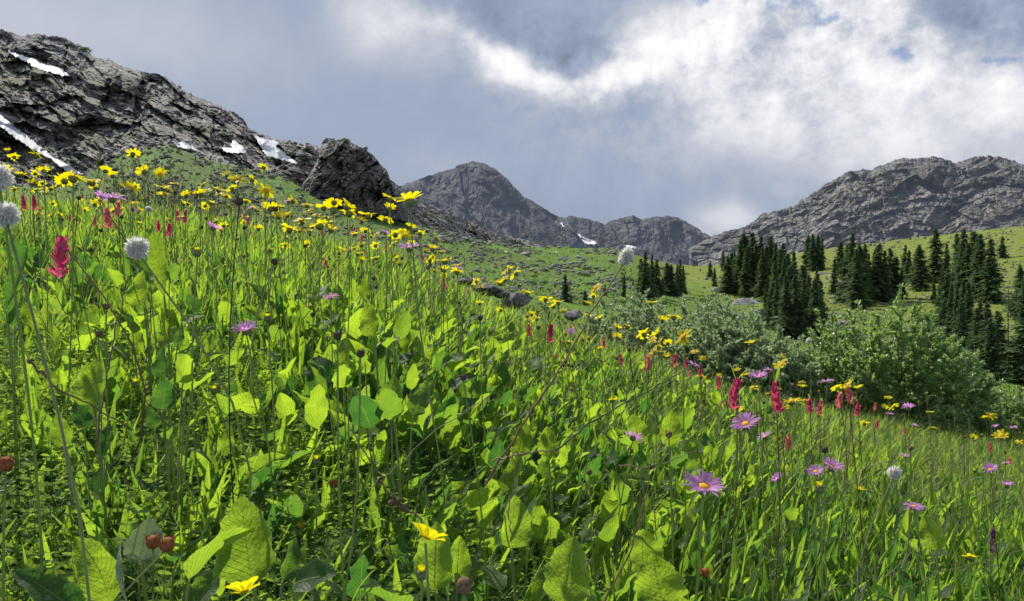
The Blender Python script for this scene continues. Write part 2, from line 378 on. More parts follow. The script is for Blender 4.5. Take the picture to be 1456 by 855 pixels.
# ------------------------------------------------------------------ rock ridges
def ridge(name, mat, xs, ytop, ybase, dbase, dtop, nu, nv, ang=0., str_=1., amp=1., jag=1., cells=(70, 30, 12, 5), seed=0, bulge=0., kind='structure', backdrop=.35, led=1.):
    x0, x1 = xs[0], xs[-1]
    px = np.linspace(x0, x1, nu); v = np.linspace(0, 1, nv)
    YT = interp(px, xs, ytop); YB = interp(px, *ybase)+26; DB = interp(px, *dbase); DT = interp(px, *dtop)
    JG = jag*(1.6*facet(px/9, px*0+.5, seed, 2.)+1.1*facet(px/3.5, px*0+.5, seed+1, 2.)+1.6*(vnoise(px/22, px*0, seed+2)-.5))
    U, Vv = np.meshgrid(px, v, indexing='ij')
    Y = YB[:, None]*(1-Vv)+YT[:, None]*Vv+JG[:, None]*Vv**14
    prof = Vv**1.15
    D = DB[:, None]*(1-prof)+DT[:, None]*prof
    ca, sa = math.cos(ang), math.sin(ang)
    a = (U*ca+Y*sa)/str_; b = (-U*sa+Y*ca)*str_
    wa = 30*(fbm(U/55, Y/55, seed+4, 5)-.5); wb = 30*(fbm(U/55+9, Y/55, seed+8, 5)-.5); a = a+wa; b = b+wb
    disp = np.zeros_like(D)
    for i, c in enumerate(cells):
        w = c/F*D
        disp += w*facet(a/c+i*3.1, b/c, seed+10+i, 2.4)*(.5 if i == 0 else 1.05)
    rg = 0; am = 1.
    for q in range(6):
        rg = rg+am*np.abs(vnoise(a/90*1.9**q+q*5, b/60*1.9**q, seed+30+q)-.5)*2; am *= .56
    disp += D*34/F*(rg-.95)
    edge = np.minimum(1, (1-Vv)*12+.12)
    lp = b/17+2.2*fbm(U/70, Y/70, seed+60, 3); lf = lp-np.floor(lp)
    D = D+D*9/F*(sstep(.45, 1, lf)-lf)*led
    D = D+amp*disp*edge
    z = CZ+(427.5-Y)/F*D
    Xw = (U-728)/F*D
    z = z+(.25*amp*disp*edge)*0
    # far side of the ridge
    Vr = [np.stack([Xw, D, z], -1)]
    last = Vr[0][:, -1]
    for q in (.08, .3, 1.0):
        n = last.copy(); dd = D[:, -1]*backdrop*q
        n[:, 0] += (U[:, -1]-728)/F*dd; n[:, 1] += dd; n[:, 2] -= dd*.55
        Vr.append(n[:, None])
    G = np.concatenate(Vr, 1)
    mb = MB(); mb.add(G, gridfaces(G.shape[0], G.shape[1]))
    o = mb.build(name, mat, smooth=False)
    tag(o, kind=kind)
    return o, G

M['rockL'] = rock_mat('dark_ridge_rock', cr=0., dark=(.18, .167, .155), mid=(.36, .335, .305), light=(.66, .61, .54), sc=.11, stretch=(1., .6, 1.9), rot=-.45, green=(.09, .12, .03), gthr=.88, warm=(.34, .28, .20))
M['rockO'] = rock_mat('outcrop_rock', cr=0., dark=(.11, .10, .092), mid=(.23, .21, .185), light=(.42, .385, .33), sc=.16, green=(.04, .05, .02), gthr=1.05, warm=(.24, .19, .13), stretch=(1, 1, .7))
M['rockM'] = rock_mat('far_peak_rock', (.050, .048, .052), (.105, .10, .10), (.24, .225, .215), .022, HZ, .19, 0., warm=(.11, .09, .08), stretch=(1, 1, .55))  # cloud shade on this peak put into the dark colour, haze glow mixed in
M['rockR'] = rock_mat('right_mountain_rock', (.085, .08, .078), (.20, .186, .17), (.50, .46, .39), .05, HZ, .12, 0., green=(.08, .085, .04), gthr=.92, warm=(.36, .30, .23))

ridge('left_mountain', M['rockL'],
      [-900, -500, -200, 0, 30, 50, 90, 115, 130, 165, 175, 215, 235, 262, 290, 320, 345, 352, 365, 400, 440, 460, 560, 600, 650, 700, 760, 850, 900],
      [-320, -160, -40, 40, 52, 50, 53, 65, 78, 88, 95, 105, 108, 130, 140, 155, 168, 180, 190, 198, 205, 214, 258, 287, 308, 330, 345, 356, 372],
      ([-900, -400, 0, 60, 110, 180, 240, 300, 400, 480, 560, 620, 700, 800, 900], [80, 180, 272, 280, 276, 240, 228, 250, 268, 300, 318, 334, 356, 362, 385]),
      ([-900, 0, 300, 560, 700, 900], [84, 88, 102, 140, 215, 330]),
      ([-900, 0, 350, 560, 700, 900], [150, 158, 165, 190, 270, 380]),
      1150, 230, ang=.52, str_=1.35, amp=.85, jag=1.3, cells=(85, 38, 18, 9, 4.5), seed=3)
ridge('rock_outcrop', M['rockO'],
      [430, 440, 446, 452, 456, 459, 464, 478, 492, 503, 520, 532, 540, 550, 556, 562, 572, 580],
      [262, 250, 238, 226, 212, 200, 196, 198, 197, 206, 214, 222, 234, 242, 258, 268, 288, 300],
      ([430, 450, 480, 540, 580], [262, 268, 268, 280, 290]),
      ([430, 580], [118, 138]), ([430, 580], [130, 150]),
      300, 190, ang=-.9, str_=1.35, amp=.8, jag=1.3, cells=(42, 26, 12, 6), seed=31, backdrop=.1)
ridge('rocky_shoulder', M['rockO'],
      [330, 360, 395, 415, 425, 440, 455, 470, 500, 540, 575, 600, 650, 690],
      [262, 250, 244, 238, 236, 240, 252, 262, 276, 292, 300, 314, 330, 345],
      ([330, 400, 460, 520, 600, 690], [262, 262, 292, 312, 330, 356]),
      ([330, 690], [100, 190]), ([330, 690], [112, 215]),
      420, 120, ang=.4, str_=1.3, amp=.6, jag=1.2, cells=(30, 13, 6), seed=37, backdrop=.1)
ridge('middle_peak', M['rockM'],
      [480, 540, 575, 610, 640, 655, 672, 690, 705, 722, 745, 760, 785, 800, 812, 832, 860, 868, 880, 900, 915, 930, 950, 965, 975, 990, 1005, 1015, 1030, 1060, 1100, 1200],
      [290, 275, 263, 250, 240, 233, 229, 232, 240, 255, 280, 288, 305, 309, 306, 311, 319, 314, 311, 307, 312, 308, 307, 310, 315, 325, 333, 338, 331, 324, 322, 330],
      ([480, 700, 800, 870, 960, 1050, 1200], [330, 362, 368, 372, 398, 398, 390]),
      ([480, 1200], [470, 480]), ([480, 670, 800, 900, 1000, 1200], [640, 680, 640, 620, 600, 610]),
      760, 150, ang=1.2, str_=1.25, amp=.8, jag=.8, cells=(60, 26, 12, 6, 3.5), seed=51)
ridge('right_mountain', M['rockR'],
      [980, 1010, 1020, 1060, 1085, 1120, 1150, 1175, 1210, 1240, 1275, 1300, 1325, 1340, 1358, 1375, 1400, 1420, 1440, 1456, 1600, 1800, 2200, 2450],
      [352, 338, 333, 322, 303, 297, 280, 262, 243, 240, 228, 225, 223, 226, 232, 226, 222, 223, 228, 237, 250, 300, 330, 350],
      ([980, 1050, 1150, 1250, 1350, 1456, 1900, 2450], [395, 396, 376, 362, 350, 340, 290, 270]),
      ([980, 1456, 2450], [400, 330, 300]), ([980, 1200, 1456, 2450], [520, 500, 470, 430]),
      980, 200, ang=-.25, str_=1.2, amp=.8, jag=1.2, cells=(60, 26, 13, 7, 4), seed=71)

bpy.context.view_layer.update()
trees_bvh = {}
def bvh(name):
    if name not in trees_bvh:
        me = bpy.data.objects[name].data
        co = np.empty(len(me.vertices)*3, np.float32); me.vertices.foreach_get('co', co)
        li = np.empty(len(me.loops), np.int32); me.loops.foreach_get('vertex_index', li)
        trees_bvh[name] = BVHTree.FromPolygons(co.reshape(-1, 3).tolist(), li.reshape(-1, 4).tolist())
    return trees_bvh[name]
EYE = Vector((0, 0, CZ))
def hit(px, py, names):
    dr = Vector(((px-728)/F, 1, (427.5-py)/F)).normalized(); best = None
    for n in names:
        r = bvh(n).ray_cast(EYE, dr)
        if r[0] is not None and (best is None or r[3] < best[3]): best = r
    return best

# snow fields lying on the rock
def inside(poly, x, y):
    c = False; n = len(poly)
    for i in range(n):
        x1, y1 = poly[i]; x2, y2 = poly[(i+1) % n]
        if (y1 > y) != (y2 > y) and x < (x2-x1)*(y-y1)/(y2-y1)+x1: c = not c
    return c
SNOW = [
 ([(9, 69), (22, 76), (45, 82), (62, 90), (85, 97), (104, 109), (88, 108), (70, 103), (48, 96), (38, 88), (20, 80)], 'upper long snow patch high on the left mountain'),
 ([(-60, 130), (-20, 148), (0, 163), (30, 186), (55, 206), (75, 222), (100, 236), (122, 250), (98, 246), (70, 226), (45, 212), (20, 196), (0, 180), (-30, 165), (-60, 150)], 'broad snow tongue low on the left mountain above the meadow'),
 ([(243, 199), (256, 202), (264, 200), (275, 209), (285, 216), (268, 213), (252, 208)], 'small ragged snow patch below the dark cliff'),
 ([(311, 209), (320, 206), (328, 207), (332, 197), (342, 206), (353, 216), (338, 219), (322, 217)], 'pointed snow patch at the foot of the dark cliff'),
 ([(357, 189), (372, 195), (390, 199), (402, 206), (392, 208), (408, 220), (428, 234), (410, 231), (392, 225), (378, 222), (368, 206)], 'wide forked snow patch on the saddle left of the crag'),
 ([(343, 243), (352, 246), (362, 252), (350, 249)], 'tiny snow patch among scree under the saddle'),
 ([(612, 306), (624, 309), (638, 317), (628, 315)], 'thin snow streak right of the crag'),
 ([(818, 329), (828, 336), (838, 339), (850, 345), (845, 349), (830, 346), (824, 338)], 'largest snow patch under the far ridge'),
 ([(794, 315), (800, 316), (803, 322), (797, 320)], 'tiny snow speck high on the far ridge'),
 ([(881, 346), (895, 348), (907, 352), (900, 354), (885, 350)], 'narrow snow strip at the foot of the far ridge'),
]
for poly, lab in SNOW:
    xs = [p[0] for p in poly]; ys = [p[1] for p in poly]
    big = (max(xs)-min(xs)) > 60; st = 1.0 if big else .7
    gx = np.arange(min(xs)-1, max(xs)+1, st); gy = np.arange(min(ys)-1, max(ys)+1, st*.7)
    idx = {}; V = []; Fq = []
    for i, x in enumerate(gx):
        for j, y in enumerate(gy):
            if inside(poly, x+1.6*(vnoise(np.array(x/2.5), np.array(y/2.5), 4)-.5)*2, y+1.3*(vnoise(np.array(x/2.5), np.array(y/2.5), 9)-.5)*2):
                r = hit(x, y, ['left_mountain', 'middle_peak'])
                if r: idx[i, j] = len(V); V.append(list((r[0]-EYE)*(1-.006 if not big else 1-.006)+EYE))
    for (i, j), k in idx.items():
        q = [(i, j), (i+1, j), (i+1, j+1), (i, j+1)]
        if all(t in idx for t in q): Fq.append([idx[t] for t in q])
    if not Fq: continue
    V = np.array(V)
    # settle the snow smoothly over the blocks beneath it
    nb = [[] for _ in V]
    for f in Fq:
        for a in range(4): nb[f[a]].append(f[(a+1) % 4]); nb[f[(a+1) % 4]].append(f[a])
    dist = np.linalg.norm(V-np.array(EYE), axis=1); dr = (V-np.array(EYE))/dist[:, None]
    dist0 = dist.copy()
    for _ in range(40):
        nd = dist.copy()
        for a in range(len(V)):
            if nb[a]: nd[a] = min(dist[a]*.2+.8*np.mean(dist[nb[a]]), dist0[a])
        dist = nd
    top_y = {}; keys = list(idx)
    for (i, j), k in idx.items(): top_y[i] = min(top_y.get(i, 1e9), gy[j])
    drop = np.zeros(len(V))
    for (i, j), k in idx.items():
        a_ = [top_y[q] for q in range(i-6, i+7) if q in top_y]; drop[k] = max(0, gy[j]-np.mean(a_))
    dist = dist-1.5*drop/F*dist
    V = np.array(EYE)+dr*dist[:, None]
    mb = MB(); mb.add(V, Fq, 0, .62)
    tag(mb.build('snow_patch', M['snow']), lab, 'snow patch', 'snow patches on the mountains')

# ------------------------------------------------------------------ boulders
def stone_mesh(seed, mat, nm='boulder', n=26):
    th = np.linspace(0, 2*PI, n+1); ph = np.linspace(-PI/2, PI/2, n//2+1)
    A, B = np.meshgrid(th, ph, indexing='ij')
    x = np.cos(A)*np.cos(B); y = np.sin(A)*np.cos(B); z = np.sin(B)
    rr = np.random.default_rng(seed); r = np.full(x.shape, 1.)
    for _ in range(11):                                   # cut flat faces
        d = rr.normal(size=3); d /= np.linalg.norm(d); h = rr.uniform(.55, .85)
        dot = x*d[0]+y*d[1]+z*d[2]; r = np.where(dot > 0, np.minimum(r, h/np.maximum(dot, 1e-3)), r)
    r = r*(1+.05*(vnoise(A*3/2/PI*4 % 12, B*5, seed)-.5)*np.cos(B))
    mb = MB(); mb.add(np.stack([x*r, y*r*.9, z*r*.62], -1), gridfaces(n+1, n//2+1)); return mb.mesh(nm, mat, smooth=False)
STN = [stone_mesh(100+i, M['stone']) for i in range(7)]
NST = [stone_mesh(200+i, M['nearstone'], n=40) for i in range(4)]
def put_stone(px, py, w, label, near=False, d=None, squash=1., name='boulder', group=None):
    if d is None:
        r = hit(px, py, ['green_hillside'])
        if not r: return None
        p = r[0]; d = p.y
    else: p = Vector(P(px, py, d))
    s = w/2/F*d/.72
    o = link(name, random.choice(NST if near else STN)); o.location = p-Vector((0, 0, s*.12)); o.rotation_euler = (random.uniform(-.2, .2), random.uniform(-.2, .2), random.uniform(0, 6.28))
    o.scale = (s, s*random.uniform(.8, 1.1), s*squash*random.uniform(.75, 1.05)); tag(o, label, 'boulder', group)
    return o
for px, py, w, sq, lab in [(735, 424, 34, 1.1, 'dark rounded boulder just past the meadow crest beside yellow flowers'), (817, 446, 24, 1.1, 'small grey boulder past the crest in front of the willows'),
        (690, 408, 40, .6, 'low grey slab boulder peeking over the meadow crest'), (664, 397, 26, .7, 'weathered boulder left of the low grey slab'), (712, 416, 22, .8, 'pale boulder between the slab and the dark rounded boulder')]:
    put_stone(px, py, w, lab, True, 10.5, sq, group='boulders by the crest')
for px, py, w, lab in [(672, 326, 30, 'large angular pale boulder at the foot of the crag'), (704, 344, 20, 'pale boulder on the grass edge below the scree'), (739, 343, 16, 'flat pale boulder under the middle peak'),
        (763, 352, 15, 'white topped boulder on the upper hillside'), (745, 362, 16, 'round pale boulder above the small rock pile'), (821, 366, 12, 'grey boulder on the hillside left of the bistort head'),
        (830, 371, 12, 'pale flat boulder beside the grey hillside boulder'), (614, 332, 16, 'dark boulder on the grass below the snow streak'), (630, 341, 22, 'long dark boulder on the grass under the crag'),
        (677, 362, 14, 'pale boulder in the middle of the steep green slope'), (1072, 448, 26, 'pale boulder below the dense spruce clump'), (1190, 424, 20, 'white boulder between spruces'), (1062, 432, 34, 'wide grey rock ledge under the spruce clump'),
        (1017, 414, 20, 'pale rocks left of the dense spruces'), (1170, 390, 16, 'pale boulder under the square spruce clump'), (1183, 392, 14, 'small pale boulder right of the square clump')]:
    put_stone(px, py, w, lab, group='boulders on the green hillside')
for i in range(110):
    if i < 60: px = random.gauss(760, 75); py = random.gauss(372, 20)
    elif i < 80: px = random.uniform(600, 720); py = random.uniform(325, 380)
    else: px = random.uniform(1180, 1500); py = random.uniform(335, 440)
    put_stone(px, py, random.uniform(3, 9), 'small pale boulder scattered on the green hillside' if i < 80 else 'small pale boulder on the bright slope behind the spruces', squash=.7,
              group='small boulders on the hillside')
# countless stones
def stones_stuff(name, n, pxr, pyr, wr, seed, names=('green_hillside',), mat='stone', bias=None):
    rr = random.Random(seed); mb = MB()
    protos = []
    for i in range(4):
        me = stone_mesh(300+i, M['stone'], n=8); co = np.empty(len(me.vertices)*3, np.float32); me.vertices.foreach_get('co', co)
        li = np.empty(len(me.loops), np.int32); me.loops.foreach_get('vertex_index', li); protos.append((co.reshape(-1, 3), li.reshape(-1, 4)))
        bpy.data.meshes.remove(me)
    for _ in range(n):
        px = rr.uniform(*pxr); py = rr.uniform(*pyr)
        if bias is not None and fbm(np.array(px/26.), np.array(py/9.), seed, 3) < bias: continue
        r = hit(px, py, names)
        if not r: continue
        p = r[0]; s = rr.uniform(*wr)*(.35+.65*rr.random()**.8)/2/F*p.y/.7; p = p+Vector((0, 0, s*.35))
        co, fq = protos[rr.randrange(4)]; a = rr.uniform(0, 6.28); c, q = math.cos(a), math.sin(a)
        V = np.stack([co[:, 0]*c-co[:, 1]*q, co[:, 0]*q+co[:, 1]*c, co[:, 2]*.7], -1)*s+np.array(p)
        mb.add(V, fq)
    return tag(mb.build(name, M[mat], smooth=False), kind='stuff')
stones_stuff('hillside_stones', 2600, (590, 900), (322, 425), (3, 10), 5, bias=.44)
stones_stuff('slope_stones', 3600, (1100, 1500), (325, 520), (2, 6), 6, bias=.40)
stones_stuff('valley_stones', 1100, (1000, 1230), (385, 480), (3, 11), 7, bias=.44)
M['scree'] = rock_mat('scree_stone', (.24, .225, .21), (.42, .39, .36), (.66, .62, .57), .5, warm=(.38, .32, .25))
stones_stuff('scree', 5200, (-60, 720), (120, 345), (2.5, 9), 8, names=('left_mountain', 'green_hillside', 'rocky_shoulder', 'rock_outcrop'), mat='scree', bias=.41)
stones_stuff('edge_scree', 2200, (150, 700), (205, 350), (3, 11), 12, bias=.45, names=('green_hillside', 'left_mountain'))
stones_stuff('peak_scree', 1800, (640, 900), (325, 362), (2, 5), 9, names=('left_mountain', 'middle_peak', 'green_hillside'), mat='scree', bias=.45)

def tufts(name, n, pxr, dr, Lr, mat, wf=.12, seed=3, lo=.0):
    rg = np.random.default_rng(seed); px = rg.uniform(*pxr, n); d = dr[0]*(dr[1]/dr[0])**rg.random(n); x = (px-728)/F*d
    k = fbm(x/7, d/7, seed, 4) > lo; px, d, x = px[k], d[k], x[k]; n = len(px)
    L = rg.uniform(*Lr, n)*(d/50)**.38; mb = MB()
    leafset(mb, np.stack([x, d, z_far(px, d)-.05*L], -1), rg.random(n)*6.28, rg.uniform(.5, 1.5, n), L, L*wf*(d/50)**.3*rg.uniform(.6, 1.6, n), rg.uniform(0, 1.2, n), rg.normal(size=n), 'blade', 2, 1, tint=rg.random(n))
    return tag(mb.build(name, M[mat]), kind='stuff')
M['turf'] = leaf_mat('hill_grass', (.12, .22, .03), (.21, .29, .06), (.46, .70, .05), (.44, .58, .1), .48, .6, .2, veins=False, sc=.3)
M['turfdark'] = leaf_mat('hill_sedge', (.02, .045, .012), (.04, .07, .02), (.08, .14, .02), (.06, .12, .02), .3, .6, .2, veins=False, sc=.3)
tufts('hillside_grass', 60000, (-200, 1700), (15, 330), (.2, .42), 'turf')
tufts('hillside_sedge', 26000, (-200, 1700), (18, 330), (.2, .46), 'turfdark', .3, 8, .47)

# ------------------------------------------------------------------ spruces
def spruce(seed, slim=1., dead=False):
    rr = np.random.default_rng(seed)
    tb = MB(); k = 6; z = np.linspace(0, 1, k); bow = rr.normal(size=2)*.006
    pts = np.stack([bow[0]*np.sin(z*3), bow[1]*np.sin(z*3), z*.99], -1); tubes(tb, pts, .013, .002, 6)
    cb = MB(); nb = 560 if not dead else 90
    zz = np.sort(.05+.94*rr.random(nb)**.93) if not dead else .15+.8*rr.random(nb)
    az = rr.random(nb)*2*PI
    lob = 1+.35*np.sin(az*2+zz*14+seed)+.25*np.sin(zz*37+az)
    Rr = .150*slim*np.clip(1.03-zz, .02, 1)**.80*(.62+.5*rr.random(nb))*np.clip(lob, .5, 1.4)*(.75+.25*np.clip(zz*6, 0, 1))
    if dead: Rr *= .6
    base = np.stack([bow[0]*np.sin(zz*3), bow[1]*np.sin(zz*3), zz], -1)
    pit = .45*zz-.25+rr.normal(size=nb)*.12
    leafset(cb, base, az, pit, Rr, (.035 if not dead else .004)*(.6+.8*(1-zz)), .35, rr.normal(size=nb)*.5, 'lance', 3, 1, .2, tint=rr.random(nb))
    if not dead:
        m = 6                                        # side sprays
        b2 = np.repeat(base, m, 0); a2 = np.repeat(az, m); L2 = np.repeat(Rr, m); p2 = np.repeat(pit, m)
        fr = rr.uniform(.25, 1., len(a2)); dirv = np.stack([np.cos(a2), np.sin(a2), np.sin(p2-.15*fr)], -1)
        pos = b2+dirv*(L2*fr)[:, None]
        leafset(cb, pos, a2+rr.choice([-1, 1], len(a2))*rr.uniform(.3, 1.3, len(a2)), p2+rr.normal(size=len(a2))*.35-.1, .030*slim*(.5+rr.random(len(a2)))*(.4+.8*(1-np.repeat(zz, m))), .011, .5, rr.normal(size=len(a2)), 'lance', 2, 1, .2, tint=rr.random(len(a2)))
    return tb.mesh('trunk', M['trunk']), cb.mesh('crown', M['needle'])
SPR = [spruce(1, 1.), spruce(2, .8), spruce(3, 1.15), spruce(4, .7), spruce(5, .95), spruce(6, 1.3)]
DEAD = spruce(9, .6, True)
TREES = []
def trees(lst, label, group, wide=None):
    for t in lst:
        px, yt, yb = t[:3]; TREES.append((px, yt, yb, label, group, t[3] if len(t) > 3 else None))
trees([(1045, 352, 416), (1052, 345, 418), (1058, 337, 417), (1064, 344, 420), (1070, 336, 418), (1076, 342, 420), (1082, 338, 419), (1089, 344, 420), (1096, 341, 418), (1102, 350, 421), (1108, 356, 420), (1114, 351, 423), (1040, 360, 415), (1085, 350, 424), (1060, 350, 424), (1121, 362, 425)], 'dark spruce packed inside the dense straight-edged grove', 'spruces of the dense grove')
trees([(1028, 356, 385), (1034, 361, 417), (1016, 378, 408), (1010, 372, 395)], 'small spruce standing just left of the dense grove', 'small spruces left of the grove')
trees([(1131, 352, 470), (1114, 372, 466), (1124, 378, 474), (1140, 368, 476), (1106, 392, 470), (1152, 384, 478), (1162, 375, 440), (1098, 408, 468), (1144, 400, 480), (1103, 375, 455), (1118, 395, 482), (1132, 388, 482), (1157, 398, 482), (1110, 360, 440), (1168, 400, 470), (1090, 400, 455)], 'tall spruce in the lower clump in front of the dense grove', 'spruces of the lower clump')
trees([(1150, 334, 384), (1156, 331, 386), (1163, 332, 385), (1169, 337, 384)], 'spruce in the small square-topped clump on the slope', 'spruces of the square-topped clump')
trees([(1196, 341, 388)], 'single spruce between the square-topped clump and the wide clump', None)
trees([(1187, 370, 418)], 'short spruce below the gap left of the wide clump', None)
trees([(1207, 345, 430), (1213, 338, 432), (1221, 340, 436), (1229, 346, 430), (1218, 352, 440, 1.2), (1204, 368, 430), (1234, 362, 428)], 'broad spruce in the wide central clump', 'spruces of the wide central clump')
trees([(1243, 356, 424), (1250, 352, 428), (1258, 350, 428), (1266, 358, 426), (1275, 368, 425), (1282, 385, 424)], 'spruce in the rounded clump right of the wide clump', 'spruces of the rounded clump')
trees([(1287, 350, 394), (1292, 352, 402)], 'one of two slender spruces close together', 'the two slender spruces')
trees([(1308, 343, 413, 1.1), (1304, 352, 408)], 'spruce in the pair left of the tallest spruces', 'pair of medium spruces')
trees([(1331, 326, 402, 1.1), (1345, 341, 412)], 'tall spruce of the pair rising above the green slope', 'the two tall middle spruces')
trees([(1328, 393, 432)], 'short spruce under the tall middle pair', None)
trees([(1362, 334, 418), (1372, 328, 420), (1383, 329, 408), (1395, 325, 428), (1390, 340, 425), (1378, 350, 424), (1367, 350, 422)], 'tall spruce in the right-hand dark clump', 'spruces of the right dark clump')
trees([(1408, 340, 432, 1.15)], 'broad based spruce at the right edge of the dark clump', None)
trees([(1426, 334, 367)], 'isolated small spruce high on the bright slope', None)
trees([(1449, 372, 452, 1.1)], 'spruce by itself near the right edge behind the shrubs', None)
trees([(1347, 385, 474), (1369, 394, 482), (1360, 410, 484), (1338, 404, 470), (1378, 402, 492), (1352, 398, 480), (1366, 420, 500)], 'dim spruce just behind the leafy willow', 'spruces behind the willow')
trees([(1401, 420, 535, 1.1), (1418, 443, 532), (1388, 440, 520), (1456, 395, 548), (1410, 455, 540), (1393, 425, 520), (1475, 380, 540)], 'large near spruce right of the willow', 'near spruces right of the willow')
trees([(912, 369, 423), (918, 362, 425), (927, 360, 424), (934, 370, 422)], 'spruce in the left half of the mid-valley pair of clumps', 'spruces of the left valley clump')
trees([(949, 376, 419), (955, 372, 421), (962, 374, 421), (966, 370, 421), (972, 374, 419)], 'spruce in the right half of the mid-valley pair of clumps', 'spruces of the right valley clump')
trees([(803, 388, 429)], 'lone pointed spruce on the lower green hillside', None)
trees([(832, 414, 434)], 'small spruce right of the lone pointed spruce', None)
trees([(860, 404, 421)], 'tiny spruce beside the bistort stalk', None)
trees([(887, 390, 424)], 'slim spruce under the white bistort head', None)
trees([(942, 396, 419), (900, 396, 408), (812, 418, 430), (945, 380, 395), (823, 404, 412), (880, 398, 406)], 'stunted little spruce on the valley meadow', 'stunted little spruces')
random.seed(21)
for k, (px, yt, yb, lab, grp, wd) in enumerate(TREES):
    r = hit(px, yb, ['green_hillside'])
    if not r: continue
    p = r[0]; h = (yb-yt)/F*p.y*random.uniform(.92, 1.08)+.2
    e = bpy.data.objects.new('spruce_tree', None); COL.objects.link(e); e.location = (p.x, p.y, p.z-.2); e.rotation_euler = (random.uniform(-.02, .02), random.uniform(-.02, .02), random.uniform(0, 6.28))
    w = (wd or 1.)*random.uniform(1.2, 1.65)*(1.15 if yb-yt < 60 else 1.); e.scale = (h*w, h*w, h); tag(e, lab, 'tree', grp)
    tm, cm = SPR[random.randrange(6)]
    link('trunk', tm, e); link('crown', cm, e)
r = hit(1434, 538, ['green_hillside'])
e = bpy.data.objects.new('dead_spruce', None); COL.objects.link(e); e.location = r[0]; h = 135/F*r[0].y; e.scale = (h*.7, h*.7, h)
tag(e, 'bare dead spruce trunk with a few twigs right of the near spruces', 'tree'); link('trunk', DEAD[0], e); link('branches', DEAD[1], e)

# low dark shrubs on the hillside
def clump_mesh(seed, n=260):
    rr = np.random.default_rng(seed); mb = MB()
    u = rr.normal(size=(n, 3)); u /= np.linalg.norm(u, axis=1)[:, None]; u[:, 2] = np.abs(u[:, 2]); rad = rr.random(n)**.4
    leafset(mb, u*rad[:, None]*np.array([1, 1, .6]), rr.random(n)*6.28, rr.uniform(-.3, 1.2, n), .26, .13, .5, rr.normal(size=n), 'oblong', 2, 1, tint=rr.random(n)); return mb.mesh('hill_shrub', M['needle' if seed % 2 else 'willow'])
CL = [clump_mesh(i) for i in range(4)]
for i in range(90):
    if i < 45: px, py = random.gauss(850, 60), random.gauss(405, 18)
    elif i < 60: px, py = random.uniform(640, 800), random.uniform(345, 430)
    elif i < 66: px, py = random.uniform(880, 1010), random.uniform(378, 400)
    else: px, py = random.uniform(980, 1140), random.uniform(395, 470)
    r = hit(px, py, ['green_hillside'])
    if not r: continue
    o = link('hill_shrub', CL[random.randrange(4)]); s = random.uniform(3, 9 if i < 66 else 14)/F*r[0].y; o.location = r[0]; o.scale = (s, s, s*random.uniform(.7, 1.1)); o.rotation_euler.z = random.uniform(0, 6)
    tag(o, 'low dark shrub dotted on the green hillside' if i < 66 else 'low bush among rocks at the foot of the spruce grove', 'shrub', 'low shrubs on the hillside')
for px, py, w in [(492, 199, 7), (121, 70, 9), (131, 75, 6), (100, 62, 5)]:
    r = hit(px, py+3, ['rock_outcrop', 'left_mountain'])
    if r:
        o = link('ledge_shrub', CL[1]); s = w/F*r[0].y; o.location = r[0]; o.scale = (s, s, s); tag(o, 'dark shrub growing on top of the crag' if px > 400 else 'dark stunted shrub on the left mountain skyline', 'shrub', None if px > 400 else 'stunted shrubs on the skyline')

# ------------------------------------------------------------------ willow bushes
def willow(name, base, w, h, nst, leafL, mats, label, seed, nleaf=9000, depth=.8, lean=0., group=None, twl=.16):
    rr = np.random.default_rng(seed)
    e = bpy.data.objects.new(name, None); COL.objects.link(e); e.location = base; tag(e, label, 'bush', group)
    bb = MB(); lb = MB()
    n = nst; az = rr.random(n)*2*PI; sp = rr.random(n)**.6
    tip = np.stack([np.cos(az)*sp*w/2+lean*w, np.sin(az)*sp*depth/2, h*(1-.42*sp**2)*(.70+.30*rr.random(n))], -1)
    st = np.stack([np.cos(az)*w*.08, np.sin(az)*depth*.08, np.zeros(n)], -1)
    t = np.linspace(0, 1, 7)[None, :, None]
    bow = np.stack([np.cos(az)*w*.10, np.sin(az)*depth*.08, -.08*h*np.ones(n)], -1)[:, None]
    A = st[:, None]*(1-t)+tip[:, None]*t+bow*4*t*(1-t)+rr.normal(size=(n, 7, 3))*.012*t
    tubes(bb, A, .010*h/1.4, .002, 5, tint=rr.random(n))
    # twigs off each stem
    m = 13; fr = rr.uniform(.18, 1., (n, m)); ii = np.clip((fr*6).astype(int), 0, 5); ff = fr*6-ii
    pt = A[np.arange(n)[:, None], ii]*(1-ff[..., None])+A[np.arange(n)[:, None], ii+1]*ff[..., None]
    pt = pt.reshape(-1, 3); taz = np.repeat(az, m)+rr.normal(size=n*m)*1.1; tp = rr.uniform(.2, 1.4, n*m); tl = twl*h/1.4*rr.uniform(.5, 1.4, n*m)
    td = np.stack([np.cos(tp)*np.cos(taz), np.cos(tp)*np.sin(taz), np.sin(tp)], -1)
    B = pt[:, None]+td[:, None]*tl[:, None, None]*np.linspace(0, 1, 4)[None, :, None]+np.array([0, 0, .02])*np.linspace(0, 1, 4)[None, :, None]**2
    tubes(bb, B, .0028*h/1.4, .001, 3, tint=rr.random(n*m))
    per = max(1, nleaf//(n*m)); q = np.repeat(np.arange(n*m), per); f = rr.random(len(q))**.8
    lp = pt[q]+td[q]*(tl[q]*f)[:, None]
    leafset(lb, lp, taz[q]+rr.normal(size=len(q))*1.3, tp[q]*.5+rr.uniform(-.2, .9, len(q)), leafL*rr.uniform(.6, 1.2, len(q)), leafL*.36, rr.uniform(-.2, .6, len(q)), rr.normal(size=len(q))*.8, 'oblong', 3, 2, .3, tint=rr.random(len(q)))
    bb.build('branches', M['bark'], e); lb.build('foliage', M[mats], e)
    return e
